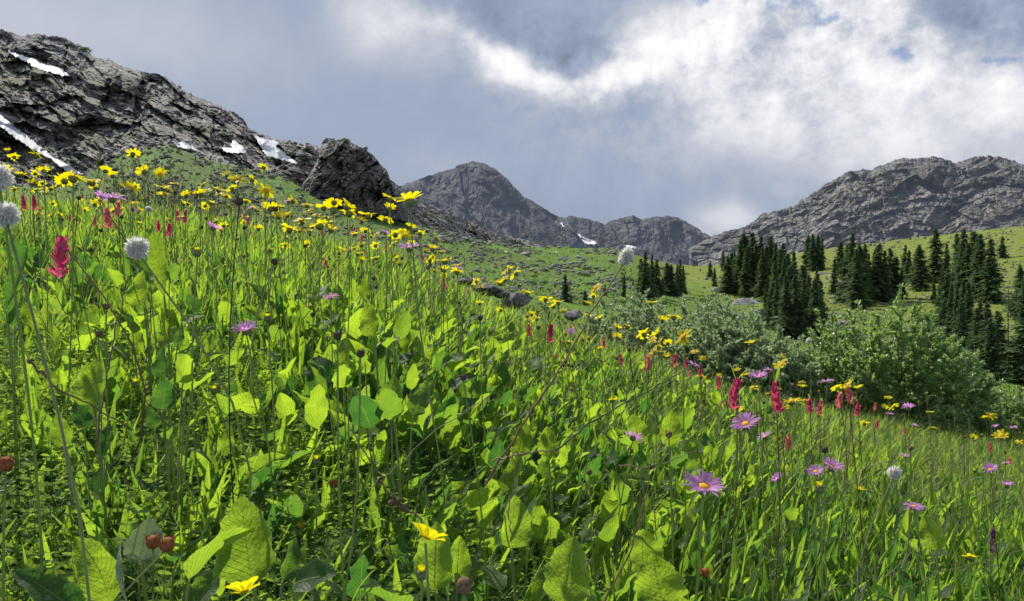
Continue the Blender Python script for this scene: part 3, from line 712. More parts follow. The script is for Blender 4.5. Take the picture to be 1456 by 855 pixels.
def gxy(px, d): x = (px-728)/F*d; return (x, d, float(ground(x, d)))
def top(px, py, d): return CZ+(427.5-py)/F*d-float(ground((px-728)/F*d, d))
willow('willow_bush', gxy(1255, 8.6), 1.95, top(1255, 410, 8.6), 66, .056, 'willow', 'large glossy-leaved willow bush in front of the spruces', 5, 46000, 1.1)
willow('willow_bush', gxy(1335, 8.9), 1.30, top(1335, 478, 8.9), 30, .056, 'willow', 'right shoulder of willow growing lower beside the large bush', 6, 20000, .9)
for k, (px, py, d, w, lab) in enumerate([(868, 446, 10.5, 1.1, 'low grey-green willow at the left end of the willow thicket'), (915, 432, 10., 1.3, 'grey-green willow behind the bistort stalk'), (970, 418, 9.6, 1.5, 'tallest silvery willow in the thicket'),
        (1020, 432, 9.2, 1.3, 'silvery willow right of the tallest one'), (1065, 452, 8.8, 1.1, 'silvery willow at the right end of the thicket'), (1000, 468, 8.4, 1.2, 'low silvery willow at the front of the thicket'), (1105, 492, 8.4, .9, 'small grey willow between the thicket and the large bush')]):
    willow('silver_willow', gxy(px, d), w*1.2, top(px, py, d)*1.12, 40, .056, 'willow2', lab, 20+k, 24000, 1.1, group='silvery willows of the thicket')
for k, (px, py, d, w) in enumerate([(1400, 528, 9.5, 1.2), (1450, 548, 9, 1.2), (1370, 560, 8.4, .8), (1500, 560, 9, 1.2), (1320, 560, 8.0, .8)]):
    willow('low_willow', gxy(px, d), w, top(px, py, d), 30, .034, 'willow', ['low willow scrub right of the large bush', 'low willow scrub at the right edge of the photo', 'knee-high willow in front of the scrub', 'low willow beyond the right edge', 'knee-high willow under the large bush'][k], 40+k, 15000, 1., group='low willows on the right')
# small twiggy shrubs with pale tufts on the left crest
for k, (px, py, d, w) in enumerate([(205, 200, 6.4, .5), (262, 232, 7., .7), (300, 240, 7., .6), (235, 228, 6.6, .5), (150, 218, 6.4, .4), (330, 252, 7., .5)]):
    willow('twiggy_shrub', gxy(px, d), w, top(px, py, d), 16, .022, 'pale', ['tallest twiggy shrub with pale tufts on the left crest', 'pale twiggy shrub right of the tallest one', 'wide twiggy shrub farthest right on the left crest', 'twiggy shrub between the tallest and the wide one', 'thin twiggy shrub left of the tallest one', 'small twiggy shrub sinking behind the flowers'][k], 60+k, 1500, .5, group='twiggy shrubs on the left crest')

# ------------------------------------------------------------------ meadow vegetation
def scatter(n, dmin, dmax=None, pxr=(-250, 1700), powr=2.):
    """uniform over the ground area between dmin and the crest"""
    px = R.uniform(*pxr, n); D = Dc(px)+.5
    if dmax is not None: D = np.minimum(D, dmax)
    d = (dmin**powr+(D**powr-dmin**powr)*R.random(n))**(1/powr)
    x = (px-728)/F*d
    return x, d, px
def zz(x, y): return z_near(x, y)
HRT = (-.5, .8)   # towards the sun, horizontally
def clumped(nc, per, dmin, dmax, pxr, spread, mask=None, powr=2.):
    x, y, px = scatter(nc, dmin, dmax, pxr, powr)
    if mask is not None:
        k = mask(x, y, px); x, y, px = x[k], y[k], px[k]
    q = np.repeat(np.arange(len(x)), per)
    a = R.random(len(q))*2*PI; r = spread*np.sqrt(R.random(len(q)))
    X = x[q]+r*np.cos(a); Y = np.maximum(y[q]+r*np.sin(a), dmin*.95)
    return X, Y, a, q

def zn(x, y): return vnoise(x*2.1+3.3, y*1.6+8.1, 41)
ZL_ = lambda lo, hi: (lambda x, y, px: (zn(x, y) > lo) & (zn(x, y) < hi))
def pmask(s, lo, sc=1.6):
    return lambda x, y, px: vnoise(x*sc+s*3.7, y*sc, s) > lo

# 1. short undergrowth
X, Y, a, q = clumped(13000, 4, .6, None, (-300, 1750), .05)
m = MB(); n = len(X)
leafset(m, np.stack([X, Y, zz(X, Y)+.01], -1), a, R.uniform(.2, 1.25, n), R.uniform(.05, .15, n), R.uniform(.014, .03, n), R.uniform(0, .9, n), R.normal(size=n)*.5, 'oblong', 3, 2, .3, tint=R.random(n))
tag(m.build('undergrowth', M['under']), kind='stuff')
# 2. upright lance leaves
def lances(name, nc, per, dmin, dmax, pxr, Lr, Wr, mat='lance', mask=None, k=6, powr=2., spread=.045, pit=(.95, 1.5), bnd=(0, .8), shape='lance'):
    X, Y, a, q = clumped(nc, per, dmin, dmax, pxr, spread, mask, powr); n = len(X)
    mb = MB(); L = R.uniform(*Lr, n)*np.repeat(1, n)
    leafset(mb, np.stack([X, Y, zz(X, Y)-.005], -1), a+R.normal(size=n)*.4, R.uniform(*pit, n), L, R.uniform(*Wr, n), R.uniform(*bnd, n), R.normal(size=n)*.6, shape, k, 2, .35, .12, tint=R.random(n)**1.2)
    return tag(mb.build(name, M[mat]), kind='stuff')
lances('meadow_leaves', 1250, 6, .75, 3.2, (-250, 1700), (.16, .32), (.022, .044), powr=1.7, mask=ZL_(.40, 2))
lances('meadow_leaves', 950, 6, 1.1, 3.2, (-200, 1700), (.16, .32), (.018, .034), powr=1.7, pit=(1.2, 1.55), bnd=(0, .4))
lances('meadow_leaves', 4200, 6, 2.4, None, (-250, 1700), (.15, .30), (.014, .032), k=4)
lances('meadow_leaves', 1300, 5, .75, 3.6, (-250, 1700), (.16, .29), (.028, .050), shape='oblong', mask=pmask(4, .4), k=8)
# 3. ferny leaves
def ferns(name, nc, per, dmin, dmax, pxr, mask=None):
    X, Y, a, q = clumped(nc, per, dmin, dmax, pxr, .03, mask, 1.6); n = len(X); NL = 26
    az = a; pit = R.uniform(1.0, 1.55, n); L = R.uniform(.17, .31, n); bend = R.uniform(.0, .8, n)
    base = np.stack([X, Y, zz(X, Y)+.01], -1)
    s = np.linspace(0, 1, 14); p = pit[:, None]-bend[:, None]*s
    T = np.stack([np.cos(p)*np.cos(az)[:, None], np.cos(p)*np.sin(az)[:, None], np.sin(p)], -1)
    S = base[:, None]+np.concatenate([np.zeros((n, 1, 3)), np.cumsum((T[:, 1:]+T[:, :-1])*.5*(L/13)[:, None, None], 1)], 1)
    mb = MB(); tubes(mb, S[:, ::2], .0011, .0005, 3, tint=.5)
    tw = R.normal(size=n)*.7
    for side in (-1, 1):
        for i in range(2, 14):
            fr = i/13; ll = .026*math.sin(PI*min(1, fr*.9+.12))+.004
            leafset(mb, S[:, i], az+side*1.35, .30+.25*R.random(n), np.full(n, ll)*(L/.26), ll*.27*(L/.26), .3, side*p[:, i]*.95+tw*.25, 'oblong', 3, 1, .2, tint=R.random(n)*.6+.2*R.random(n))
    return tag(mb.build(name, M['fern']), kind='stuff')
ferns('ferny_foliage', 620, 6, .72, 2.0, (-200, 900), ZL_(-1, .56))
ferns('ferny_foliage', 300, 5, .8, 2.6, (800, 1600), ZL_(-1, .36))
ferns('ferny_foliage', 620, 6, .72, 1.7, (-200, 820), ZL_(-1, .62))
lances('meadow_leaves', 1100, 5, .8, 2.6, (-250, 1700), (.14, .30), (.010, .022), powr=1.7, pit=(1.1, 1.56), bnd=(0, .5))
ferns('ferny_foliage', 600, 5, 1.2, 3.4, (-200, 1000), ZL_(-1, .42))
# 4. grass and stalks
def grassy(name, nc, per, dmin, dmax, pxr, Lr, Wr, mat='grass', mask=None, bnd=(0, 1.)):
    X, Y, a, q = clumped(nc, per, dmin, dmax, pxr, .04, mask); n = len(X); mb = MB()
    leafset(mb, np.stack([X, Y, zz(X, Y)-.005], -1), a, R.uniform(.9, 1.55, n), R.uniform(*Lr, n), R.uniform(*Wr, n), R.uniform(*bnd, n), R.normal(size=n), 'blade', 5, 1, 0., tint=R.random(n))
    return tag(mb.build(name, M[mat]), kind='stuff')
grassy('grass', 420, 7, .7, 3., (-250, 1700), (.14, .32), (.0025, .006))
grassy('grass', 2700, 9, 2.4, None, (-250, 1700), (.16, .36), (.003, .006))
grassy('grass', 2600, 9, 3., None, (1150, 1750), (.15, .34), (.003, .006), bnd=(.2, 1.6))
grassy('dry_grass', 200, 4, .8, 2.4, (-250, 1700), (.14, .34), (.0018, .003), 'dry', bnd=(0, 1.6))
grassy('dry_grass', 1100, 5, 1.8, None, (-250, 1700), (.2, .40), (.002, .004), 'dry', bnd=(0, 1.4))
grassy('dry_grass', 420, 6, 3.5, None, (1100, 1750), (.15, .32), (.002, .004), 'dry', bnd=(.3, 1.8))
# 5. broad leaved plants: every clump a thing
def broad_plant(x, y, nl, size, hgt, rr, mat='broad', lab=None, grp=None, into=None):
    z = float(zz(x, y)); mb = into or MB(); n = nl
    a = rr.random(n)*2*PI; r = .012+.03*rr.random(n)
    # petioles rise and lean out
    hh = hgt*rr.uniform(.35, 1., n); out = hh*rr.uniform(.1, .5, n)
    o3 = np.array([x, y, z]) if into else np.zeros(3)
    b = o3+np.stack([np.cos(a)*r, np.sin(a)*r, np.zeros(n)], -1); tpt = b+np.stack([np.cos(a)*out, np.sin(a)*out, hh], -1)
    t = np.linspace(0, 1, 5)[None, :, None]
    A = b[:, None]*(1-t)+tpt[:, None]*t+np.array([0, 0, .1])*hh[:, None, None]*t*(1-t)
    tubes(mb, A, .0022, .0014, 4, mat=1, tint=rr.random(n))
    L = size*rr.uniform(.65, 1.25, n)
    leafset(mb, tpt, a+rr.normal(size=n)*.5, rr.uniform(.6, 1.55, n), L*1.1, L*rr.uniform(.46, .78, n), rr.uniform(-.3, .8, n), rr.normal(size=n)*.55, 'broad', 10, 6, rr.uniform(.05, .7, n), .2, tint=rr.random(n)**1.3)
    if into: return
    o = mb.build('broad_leaf_plant', [M[mat], M['stem']]); o.location = (x, y, z)
    return tag(o, lab, 'plant', grp)
rr = np.random.default_rng(77)
cnt = 0
SURPLUS = []
ZON = [(380, 700, 440, 640, 150, .066, .29), (640, 1080, 480, 720, 220, .062, .27), (0, 320, 370, 560, 40, .070, .30), (100, 700, 620, 870, 36, .058, .24), (560, 1120, 690, 880, 72, .060, .25), (1080, 1456, 620, 860, 100, .046, .22)]
ZL = ['broad leaves in the bright patch at mid meadow', 'lobed bright green leaves in the centre-right patch', 'large round leaves in the upper left of the meadow', 'broad leaves low among ferny foliage at lower left', 'broad crumpled leaves near the bottom centre', 'small rounded leaves among flowers at lower right']
for zi, (x0, x1, y0, y1, n, sz, hg) in enumerate(ZON):
    k = 0; tr = 0
    while k < n and tr < 4000:
        tr += 1
        px = rr.uniform(x0, x1); py = rr.uniform(y0, y1)
        # distance at which the plant's top meets this line of sight
        dd = np.linspace(.75, 5., 90); xx = (px-728)/F*dd; gz = zz(xx, dd)+hg*.8; ray = CZ+(427.5-py)/F*dd
        i = np.argmax(gz >= ray)
        if gz[i] < ray[i] or (i == 0): continue
        d = dd[i]
        SURPLUS.append((d, zi, (px-728)/F*d, int(rr.integers(5, 9)), sz*rr.uniform(.7, 1.25), hg*rr.uniform(.8, 1.1)))
        k += 1
SURPLUS.sort(key=lambda q: q[0])
MASS = MB()
for j, (d, zi, x, nl, sz, hg) in enumerate(SURPLUS):
    if j < 278: broad_plant(x, d, nl, sz, hg, rr, lab='plant of '+ZL[zi], grp='plants with '+ZL[zi])
    else: broad_plant(x, d, nl, sz, hg, rr, into=MASS)
tag(MASS.build('distant_broad_leaves', [M['broad'], M['stem']]), kind='stuff')

# 6. single large leaves that stand out, each a plant of its own
def big_leaf(px, py, w, h, d, lab, mat='broad', roll=0., bend=.3, cup=.2, shape='broad', az=None, pitch=1.35, tint=.1, tw=0.):
    """px, py: the middle of the blade"""
    c = P(px, py, d); L = h/F*d; W = w/F*d*.84
    e = bpy.data.objects.new('large_leaf_plant', None); COL.objects.link(e); tag(e, lab, 'plant')
    az = PI/2+roll if az is None else az
    bs = c-np.array([math.sin(roll)*L*.5, 0, L*.5*math.sin(pitch)])
    g = np.array([bs[0], bs[1]+.02, float(zz(bs[0], bs[1]+.02))]); e.location = g
    mb = MB(); leafset(mb, [bs-g], az, pitch, L*1.05, W, bend, tw, shape, 16, 8, cup, .12, tint=tint, sway=random.uniform(-.5, .5))
    # lean the blade sideways by shearing the spine through its roll
    lf = mb.build('leaf', M[mat], e)
    if roll: lf.location = Vector(bs-g)-(Matrix.Rotation(roll, 3, 'Y') @ Vector(bs-g)); lf.rotation_euler = (0, roll, 0)
    low = MB(); nl = 6; aa = R.random(nl)*6.28; hh = np.maximum(.08, (c[2]-g[2]))*R.uniform(.45, .95, nl); tp = np.stack([np.cos(aa)*R.uniform(.03, .09, nl), np.sin(aa)*R.uniform(.02, .07, nl), hh], -1)
    t_ = np.linspace(0, 1, 5)[None, :, None]; tubes(low, tp[:, None]*t_*np.array([1, 1, 1.]), .0018, .0012, 4, mat=1, tint=R.random(nl))
    LL = np.minimum(L, .075)*R.uniform(.6, 1., nl); leafset(low, tp, aa, R.uniform(.4, 1.4, nl), LL*1.1, LL*R.uniform(.45, .75, nl), R.uniform(-.2, .8, nl), R.normal(size=nl)*.6, 'broad', 10, 6, R.uniform(.1, .6, nl), .18)
    low.build('lower_leaves', [M['broad'], M['stem']], e)
    if bs[2] > g[2]:
        sb = MB(); tubes(sb, curve_pts([0, 0, 0], bs-g, [.01, 0, 0]), .003, .002, 5); sb.build('petiole', M['stem'], e)
for L in [
 (555, 566, 44, 62, 1.25, 'bright yellow-green backlit leaf standing alone at the centre left'),
 (127, 545, 62, 66, 1.05, 'large round backlit leaf left of the bent brown stalk'),
 (228, 515, 40, 44, 1.15, 'yellow-green leaf with scalloped edge above a dark round leaf'),
 (232, 562, 40, 42, 1.10, 'dark shaded round leaf under the scalloped leaf'),
 (345, 772, 100, 118, .80, 'big pale green ovate leaf with small brown holes at lower left'),
 (620, 795, 74, 88, .85, 'large rounded leaf behind the yellow cinquefoil flower'),
 (812, 815, 78, 90, .85, 'big folded curling leaf at the bottom centre right'),
 (935, 828, 86, 70, .88, 'broad ribbed leaf at the bottom right of centre'),
 (732, 745, 64, 70, 1.0, 'curving bright leaf left of the folded leaf'),
 (525, 455, 44, 46, 1.5, 'round leaf standing above the mid meadow'),
 (488, 500, 38, 44, 1.4, 'bright wavy leaf below the round mid meadow leaf'),
 (955, 610, 36, 52, 1.6, 'bright lobed leaf right of the lilac daisy'),
 (905, 610, 34, 40, 1.6, 'backlit lobed leaf behind the lilac daisy'),
 (780, 630, 34, 42, 1.5, 'yellow-green leaf right of the reddish stalk'),
 (220, 375, 30, 90, 1.6, 'tall bright oblong leaf beside the white bistort'),
 (200, 410, 60, 50, 1.5, 'broad yellow-green leaf below the white bistort'),
 (20, 395, 24, 90, 1.2, 'tall dark lance leaf near the left edge'),
 (1325, 760, 40, 44, 1.5, 'rounded bright leaf right of the violet daisy'),
 (915, 780, 60, 46, 1.0, 'bright oval leaf with clear ribs'),
 (205, 770, 60, 56, .85, 'pale grey-green leaf behind the orange buds'),
]:
    px, py, w, h, d, lab = L
    dark = 'dark' in lab; pal = 'pale grey' in lab
    big_leaf(px, py, w, h, d, lab, 'pale' if pal else 'broad', roll=random.uniform(-.35, .35), bend=random.uniform(-.1, .5), cup=random.uniform(.2, .7), shape='oblong' if h > 1.8*w else 'broad', tint=.9 if dark else random.uniform(0, .25), tw=random.uniform(-.4, .4))
big_leaf(150, 818, 26, 120, .72, 'pale strap-shaped leaf arching at the bottom left', 'pale', roll=-.75, bend=.7, shape='lance')

# ------------------------------------------------------------------ flowers
def head_yellow(seed, n=12, pl=.019, up=.25, droop=.5, pw=.0085, cupm='cup'):
    rr = np.random.default_rng(seed); pb = MB(); a = np.arange(n)/n*2*PI+rr.normal(size=n)*.09
    leafset(pb, np.stack([np.cos(a)*.005, np.sin(a)*.005, np.full(n, .002)], -1), a, up+rr.normal(size=n)*.16, pl*rr.uniform(.8, 1.15, n), pw*rr.uniform(.8, 1.15, n), droop*rr.uniform(.3, 1.3, n), rr.normal(size=n)*.25, 'petal', 5, 2, .15, tint=rr.random(n))
    db = MB(); dome(db, .0078, .0045, .002, 0, 12, 4, rough=.08)
    cb = MB(); V = [];
    prof = [(0, -.009), (.003, -.009), (.007, -.006), (.0082, -.001), (.0075, .003)]
    th = np.linspace(0, 2*PI, 11)
    cb.add([[math.cos(t)*r, math.sin(t)*r, z] for t in th for r, z in prof], gridfaces(11, 5))
    return pb.mesh('petals', M['ypetal']), db.mesh('disc', M['disc']), cb.mesh('flower_cup', M[cupm])
def head_aster(seed, n=34, up=.15):
    rr = np.random.default_rng(seed); pb = MB(); a = np.arange(n)/n*2*PI+rr.normal(size=n)*.08
    leafset(pb, np.stack([np.cos(a)*.005, np.sin(a)*.005, np.full(n, .002)], -1), a, up+rr.normal(size=n)*.2, .0155*rr.uniform(.8, 1.15, n), .0028, rr.uniform(0, .5, n), rr.normal(size=n)*.3, 'petal', 4, 1, .1, tint=rr.random(n))
    db = MB(); dome(db, .0050, .002, .0015, 0, 12, 4, rough=.08)
    cb = MB(); prof = [(0, -.007), (.003, -.007), (.0062, -.004), (.0068, 0), (.006, .0025)]; th = np.linspace(0, 2*PI, 11)
    cb.add([[math.cos(t)*r, math.sin(t)*r, z] for t in th for r, z in prof], gridfaces(11, 5))
    return pb.mesh('petals', M['upetal']), db.mesh('disc', M['disc']), cb.mesh('flower_cup', M['cup'])
def spike(seed, mat, n=46, H=.055, r=.011, bl=.016, bw=.008, top_=.5):
    rr = np.random.default_rng(seed); mb = MB(); z = np.sort(rr.random(n))**.9; a = np.arange(n)*2.4+rr.normal(size=n)*.2
    rad = r*(.35+.65*np.sin(PI*np.clip(.18+z*.75, 0, 1)))
    leafset(mb, np.stack([np.cos(a)*rad*.3, np.sin(a)*rad*.3, -H+z*H*.92], -1), a, .55+.75*z+rr.normal(size=n)*.12, bl*rr.uniform(.8, 1.2, n), bw*rr.uniform(.8, 1.2, n), -.3+rr.normal(size=n)*.2, rr.normal(size=n)*.25, 'petal', 4, 2, .6, tint=rr.random(n))
    return (mb.mesh('bracts', M[mat]),)
def puff(seed, H=1.0, n=420, r=.0125):
    rr = np.random.default_rng(seed); mb = MB(); u = rr.normal(size=(n, 3)); u /= np.linalg.norm(u, axis=1)[:, None]
    az = np.arctan2(u[:, 1], u[:, 0]); pit = np.arcsin(u[:, 2])
    leafset(mb, u*r*.62*np.array([1, 1, H]), az, pit+rr.normal(size=n)*.3, r*.48*rr.uniform(.6, 1.2, n), r*.16, .3, rr.normal(size=n), 'petal', 2, 1, .2, tint=rr.random(n))
    cb = MB(); th = np.linspace(0, 2*PI, 11); ph = np.linspace(-PI/2, PI/2, 7)
    cb.add([[math.cos(t)*r*.68*math.cos(p), math.sin(t)*r*.68*math.cos(p), r*.68*H*math.sin(p)] for t in th for p in ph], gridfaces(11, 7))
    return mb.mesh('florets', M['wpetal']), cb.mesh('flower_core', M['wcore'])
M['wcore'] = plain_mat('bistort_core', (.35, .28, .2), (.62, .58, .5), 400., .8, .5, 900.)
def bud(seed, mat, r=.0065, tip=None):
    rr = np.random.default_rng(seed); mb = MB(); th = np.linspace(0, 2*PI, 13); ph = np.linspace(-PI/2, PI/2, 8)
    V = [[math.cos(t)*r*math.cos(p)*(1+.08*math.sin(6*t)), math.sin(t)*r*math.cos(p)*(1+.08*math.sin(6*t)), r*.95*math.sin(p)] for t in th for p in ph]; mb.add(V, gridfaces(13, 8))
    n = 22; a = rr.random(n)*2*PI
    leafset(mb, np.stack([np.cos(a)*r*.7, np.sin(a)*r*.7, np.full(n, -r*.3)], -1), a, 1.15, r*1.5, r*.35, -.35, 0, 'blade', 2, 1)
    out = [mb.mesh('bud_case', M[mat])]
    if tip:
        tb = MB(); n = 14; a = np.arange(n)*2*PI/n
        leafset(tb, np.stack([np.cos(a)*r*.45, np.sin(a)*r*.45, np.full(n, r*.5)], -1), a, 1.3, r*1.0, r*.5, -.2, 0, 'petal', 2, 1); out.append(tb.mesh('bud_petals', M[tip]))
    return tuple(out)
def cinq(seed):
    rr = np.random.default_rng(seed); pb = MB(); n = 7; a = np.arange(n)/n*2*PI+rr.normal(size=n)*.08
    leafset(pb, np.stack([np.cos(a)*.002, np.sin(a)*.002, np.zeros(n)], -1), a, .62+rr.normal(size=n)*.16, .019, .0118, .35, 0, 'oblong', 6, 4, .3, .1, tint=rr.random(n))
    db = MB(); dome(db, .0045, .003, .0015, 0, 10, 3, rough=.1)
    return pb.mesh('petals', M['ypetal']), db.mesh('disc', M['disc'])

HY = [head_yellow(i, n=10+i % 4, up=u, droop=dr) for i, (u, dr) in enumerate([(.45, .5), (.6, .4), (.25, .6), (.8, .5), (.0, .3), (.5, .9)])]
HA = [head_aster(i, n=36+2*i, up=u) for i, u in enumerate((.2, .4, .1, .6))]
HP = [spike(i, 'rpetal', H=.05+.006*i) for i in range(3)]+[spike(5, 'ppetal', H=.045), spike(6, 'ppetal', n=38, H=.04)]
HD = [spike(9, 'dpetal', n=90, H=.07, r=.010, bl=.009, bw=.004)]
HB = [puff(i, H=h) for i, h in enumerate((1., 1.15, .95))]; HBO = [puff(8, H=1.35)]
BD = [bud(1, 'darkbud'), bud(2, 'cup', .006, 'ypetal'), bud(3, 'darkbud', .005), bud(4, 'brownbud', .0055), bud(5, 'redbud', .008)]
BUL = bpy.data
# stems of unit height
def stem_mesh(seed, mat, r=.0016, bow=.05):
    rr = np.random.default_rng(seed); mb = MB(); z = np.linspace(0, 1, 9); b = rr.normal(size=2)*bow
    pts = np.stack([b[0]*np.sin(z*PI), b[1]*np.sin(z*PI)+.3*b[0]*np.sin(z*2*PI), z], -1); tubes(mb, pts, r*1.25, r, 5, tint=rr.random()); return mb.mesh('stem', M[mat])
STM = {k: [stem_mesh(i, m, r) for i in range(4)] for k, (m, r) in {'g': ('stem', .0016), 'r': ('rstem', .0017), 'd': ('dstem', .0013)}.items()}
def sleaf_mesh(seed, n=4, L=.045, W=.012, mat='lance'):
    rr = np.random.default_rng(seed); mb = MB(); a = np.repeat(np.arange(n//2)*1.4, 2)+np.tile([0, PI], n//2)+rr.normal(size=n)*.2; z = np.repeat(.22+.26*np.arange(n//2), 2)
    # z here is a fraction of the stem; leaves are placed for a 0.4 m stem
    leafset(mb, np.stack([0*a, 0*a, z*.4], -1), a, rr.uniform(.6, 1.1, n), L*rr.uniform(.7, 1.2, n), W, .6, 0, 'lance', 5, 2, .3, tint=rr.random(n)); return mb.mesh('stem_leaves', M[mat])
SL = [sleaf_mesh(i) for i in range(4)]; SLR = [sleaf_mesh(9, 8, .035, .006), sleaf_mesh(10, 8, .03, .006)]
def q2(dirv): return Vector(dirv).to_track_quat('Z', 'Y')
def flower(name, head_px, size, real, heads, stem, label, cat, group=None, d0=None, hr=(.2, .68), tilt=None, lean=.06, leaves=True, scale=None, headz=None, rnd=random):
    px, py = head_px
    d0 = d0 or real*F/size
    ds_ = np.linspace(.42, float(Dc(px))+.9, 160); xs = (px-728)/F*ds_
    hh = CZ+(427.5-py)/F*ds_-zz(xs, ds_)
    pen = np.abs(np.log(ds_/d0))+8*np.maximum(hr[0]-hh, 0)+6*np.maximum(hh-hr[1], 0)
    d = float(ds_[np.argmin(pen)])
    tip = P(px, py, d); hgt = tip[2]-float(zz(tip[0], tip[1]))
    bx = tip[0]+rnd.gauss(0, lean)*hgt; by = tip[1]+abs(rnd.gauss(0, lean))*hgt
    b = np.array([bx, by, float(zz(bx, by))-.01]); v = Vector(tip-b); L = v.length
    e = bpy.data.objects.new(name, None); COL.objects.link(e); e.location = b
    e.rotation_mode = 'QUATERNION'; e.rotation_quaternion = q2(v); tag(e, label, cat, group)
    s = (size/F*d)/real if scale is None else scale
    s = min(max(s, .55), 1.9)
    st = link('stem', rnd.choice(STM[stem]), e); st.scale = (.8, .8, L)
    if leaves is True and d < 3.6:
        lf = link('stem_leaves', rnd.choice(SL), e); lf.scale = (1, 1, L/.4)
    elif leaves == 'many':
        lf = link('stem_leaves', rnd.choice(SLR), e); lf.scale = (1, 1, L/.4)
    hm = rnd.choice(heads); rot = (tilt if tilt is not None else (rnd.gauss(.16, .4), rnd.gauss(0, .36)))
    for j, me in enumerate(hm):
        o = link(me.name.split('.')[0], me, e); o.location = (0, 0, L+.004*s if headz is None else L+headz*s); o.rotation_euler = (rot[0], rot[1], rnd.random()*0+px % 6.28); o.scale = (s, s, s)
    return e

random.seed(5)
YEL = [  # heads seen one by one: px, py, size
(11,216,9),(52,223,18),(104,256,28),(92,260,20),(131,262,22),(189,221,17),(205,247,17),(228,250,15),(187,270,17),(233,270,19),(250,263,12),(285,278,16),(288,265,11),(311,272,15),(338,258,20),(330,270,14),
(359,258,14),(375,240,13),(378,274,20),(322,250,12),(385,299,18),(396,296,15),(417,288,16),(436,294,15),(430,316,20),(412,329,20),(396,310,16),(408,308,14),(475,290,18),(474,301,24),(460,298,18),(454,324,24),(471,329,18),(497,306,24),
(493,297,20),(523,309,20),(520,330,13),(555,285,19),(554,299,15),(548,315,17),(583,290,30),(583,325,14),(562,336,17),(577,338,15),(597,334,14),(621,341,15),(615,356,15),(628,360,11),(611,371,14),(632,374,18),(631,386,14),(650,389,17),
(677,402,11),(721,388,13),(733,391,16),(712,405,15),(718,398,12),(750,419,14),(724,384,11),(776,428,16),(794,432,15),(802,443,12),(848,412,14),(844,423,11),(835,433,13),(836,450,12),(763,455,13),(752,456,11),(852,455,12),(877,468,11),
(926,433,14),(942,458,14),(958,453,17),(916,478,17),(935,478,18),(928,485,14),(973,482,22),(1069,490,15),(937,495,11),(870,571,13),(870,617,13),(1055,585,12),(1048,528,9),(1111,522,18),(1060,535,11),(1191,554,14),(1208,550,18),(1220,554,14),
(1209,568,10),(1126,574,20),(1271,580,12),(1257,581,9),(1327,610,9),(1424,622,17),(1449,630,10),(1222,698,14),(1379,795,18),(650,525,14),(443,437,14),(425,750,14),(1083,535,9),(1112,508,8),(1140,545,9),
(150,245,14),(62,245,14),(30,250,13),(20,270,12),(72,270,12),(160,252,13),(265,280,13),(300,290,12),(350,288,13),(365,300,14),(20,225,12),(8,242,14),(45,262,12)]
special = {(583,290): 'largest yellow daisy-like flower standing highest above the crest', (104,256): 'big side-on yellow flower on the left crest', (11,216): 'small yellow flower at the top left corner of the crest',
 (52,223): 'yellow flower raised high on the far left crest', (189,221): 'lone yellow flower high in front of the rocks', (375,240): 'orange-yellow flower raised alone left of the crag', (378,274): 'yellow flower just below the lone raised orange one',
 (555,285): 'drooping yellow flower beside the largest one', (554,299): 'second yellow head below the drooping one', (548,315): 'yellow head lowest on the stem cluster left of the largest flower', (848,412): 'yellow flower at the valley edge left of the bistort stalk',
 (926,433): 'single yellow flower in front of the silvery willows', (958,453): 'yellow flower on a long stem before the willows', (973,482): 'large yellow flower right of the double heads', (1069,490): 'yellow flower alone in front of the willow thicket end',
 (1111,522): 'yellow star flower above the pale lilac daisy', (1126,574): 'yellow cup flower between red paintbrush and small red spikes', (1208,550): 'middle of the three joined yellow heads before the large willow', (1424,622): 'flat yellow flower on the pale grass at far right',
 (1271,580): 'small bright yellow flower under the willow bush', (1222,698): 'small yellow flower below the lilac pair', (1379,795): 'bent yellow flower left of the dark purple spike', (650,525): 'small yellow flower above the dark blue bud', (443,437): 'yellow flower beside the lilac daisy at left centre',
 (870,571): 'pale yellow bloom low left of the long dry stalk', (870,617): 'small yellow bloom beside the lilac daisy', (425,750): 'half-open yellow bud flower at lower left', (454,324): 'closed-looking yellow flower on the stout stem of mid crest'}
def region(px):
    return 'far left' if px < 160 else 'left' if px < 330 else 'middle left' if px < 480 else 'central' if px < 660 else 'valley-side' if px < 900 else 'willow-side' if px < 1100 else 'right-hand'
REG = {'far left': 'in the flower band at the far left crest', 'left': 'in the flower band in front of the twiggy shrubs', 'middle left': 'in the dense band below the crag', 'central': 'on the crest around the largest flower', 'valley-side': 'on the crest above the dark boulders',
 'willow-side': 'in front of the silvery willow thicket', 'right-hand': 'in the right part of the meadow near the large willow'}
for px, py, s in YEL:
    lab = special.get((px, py)); grp = None if lab else 'yellow flowers '+REG[region(px)]
    up = HY if px != 583 else [HY[1]]
    flower('yellow_flower', (px, py), s*1.2, .042, up, 'g', lab or 'yellow daisy-like flower '+REG[region(px)], 'flower', grp, hr=(.22, .56), tilt=(.15, -.25) if (px, py) == (583, 290) else None)
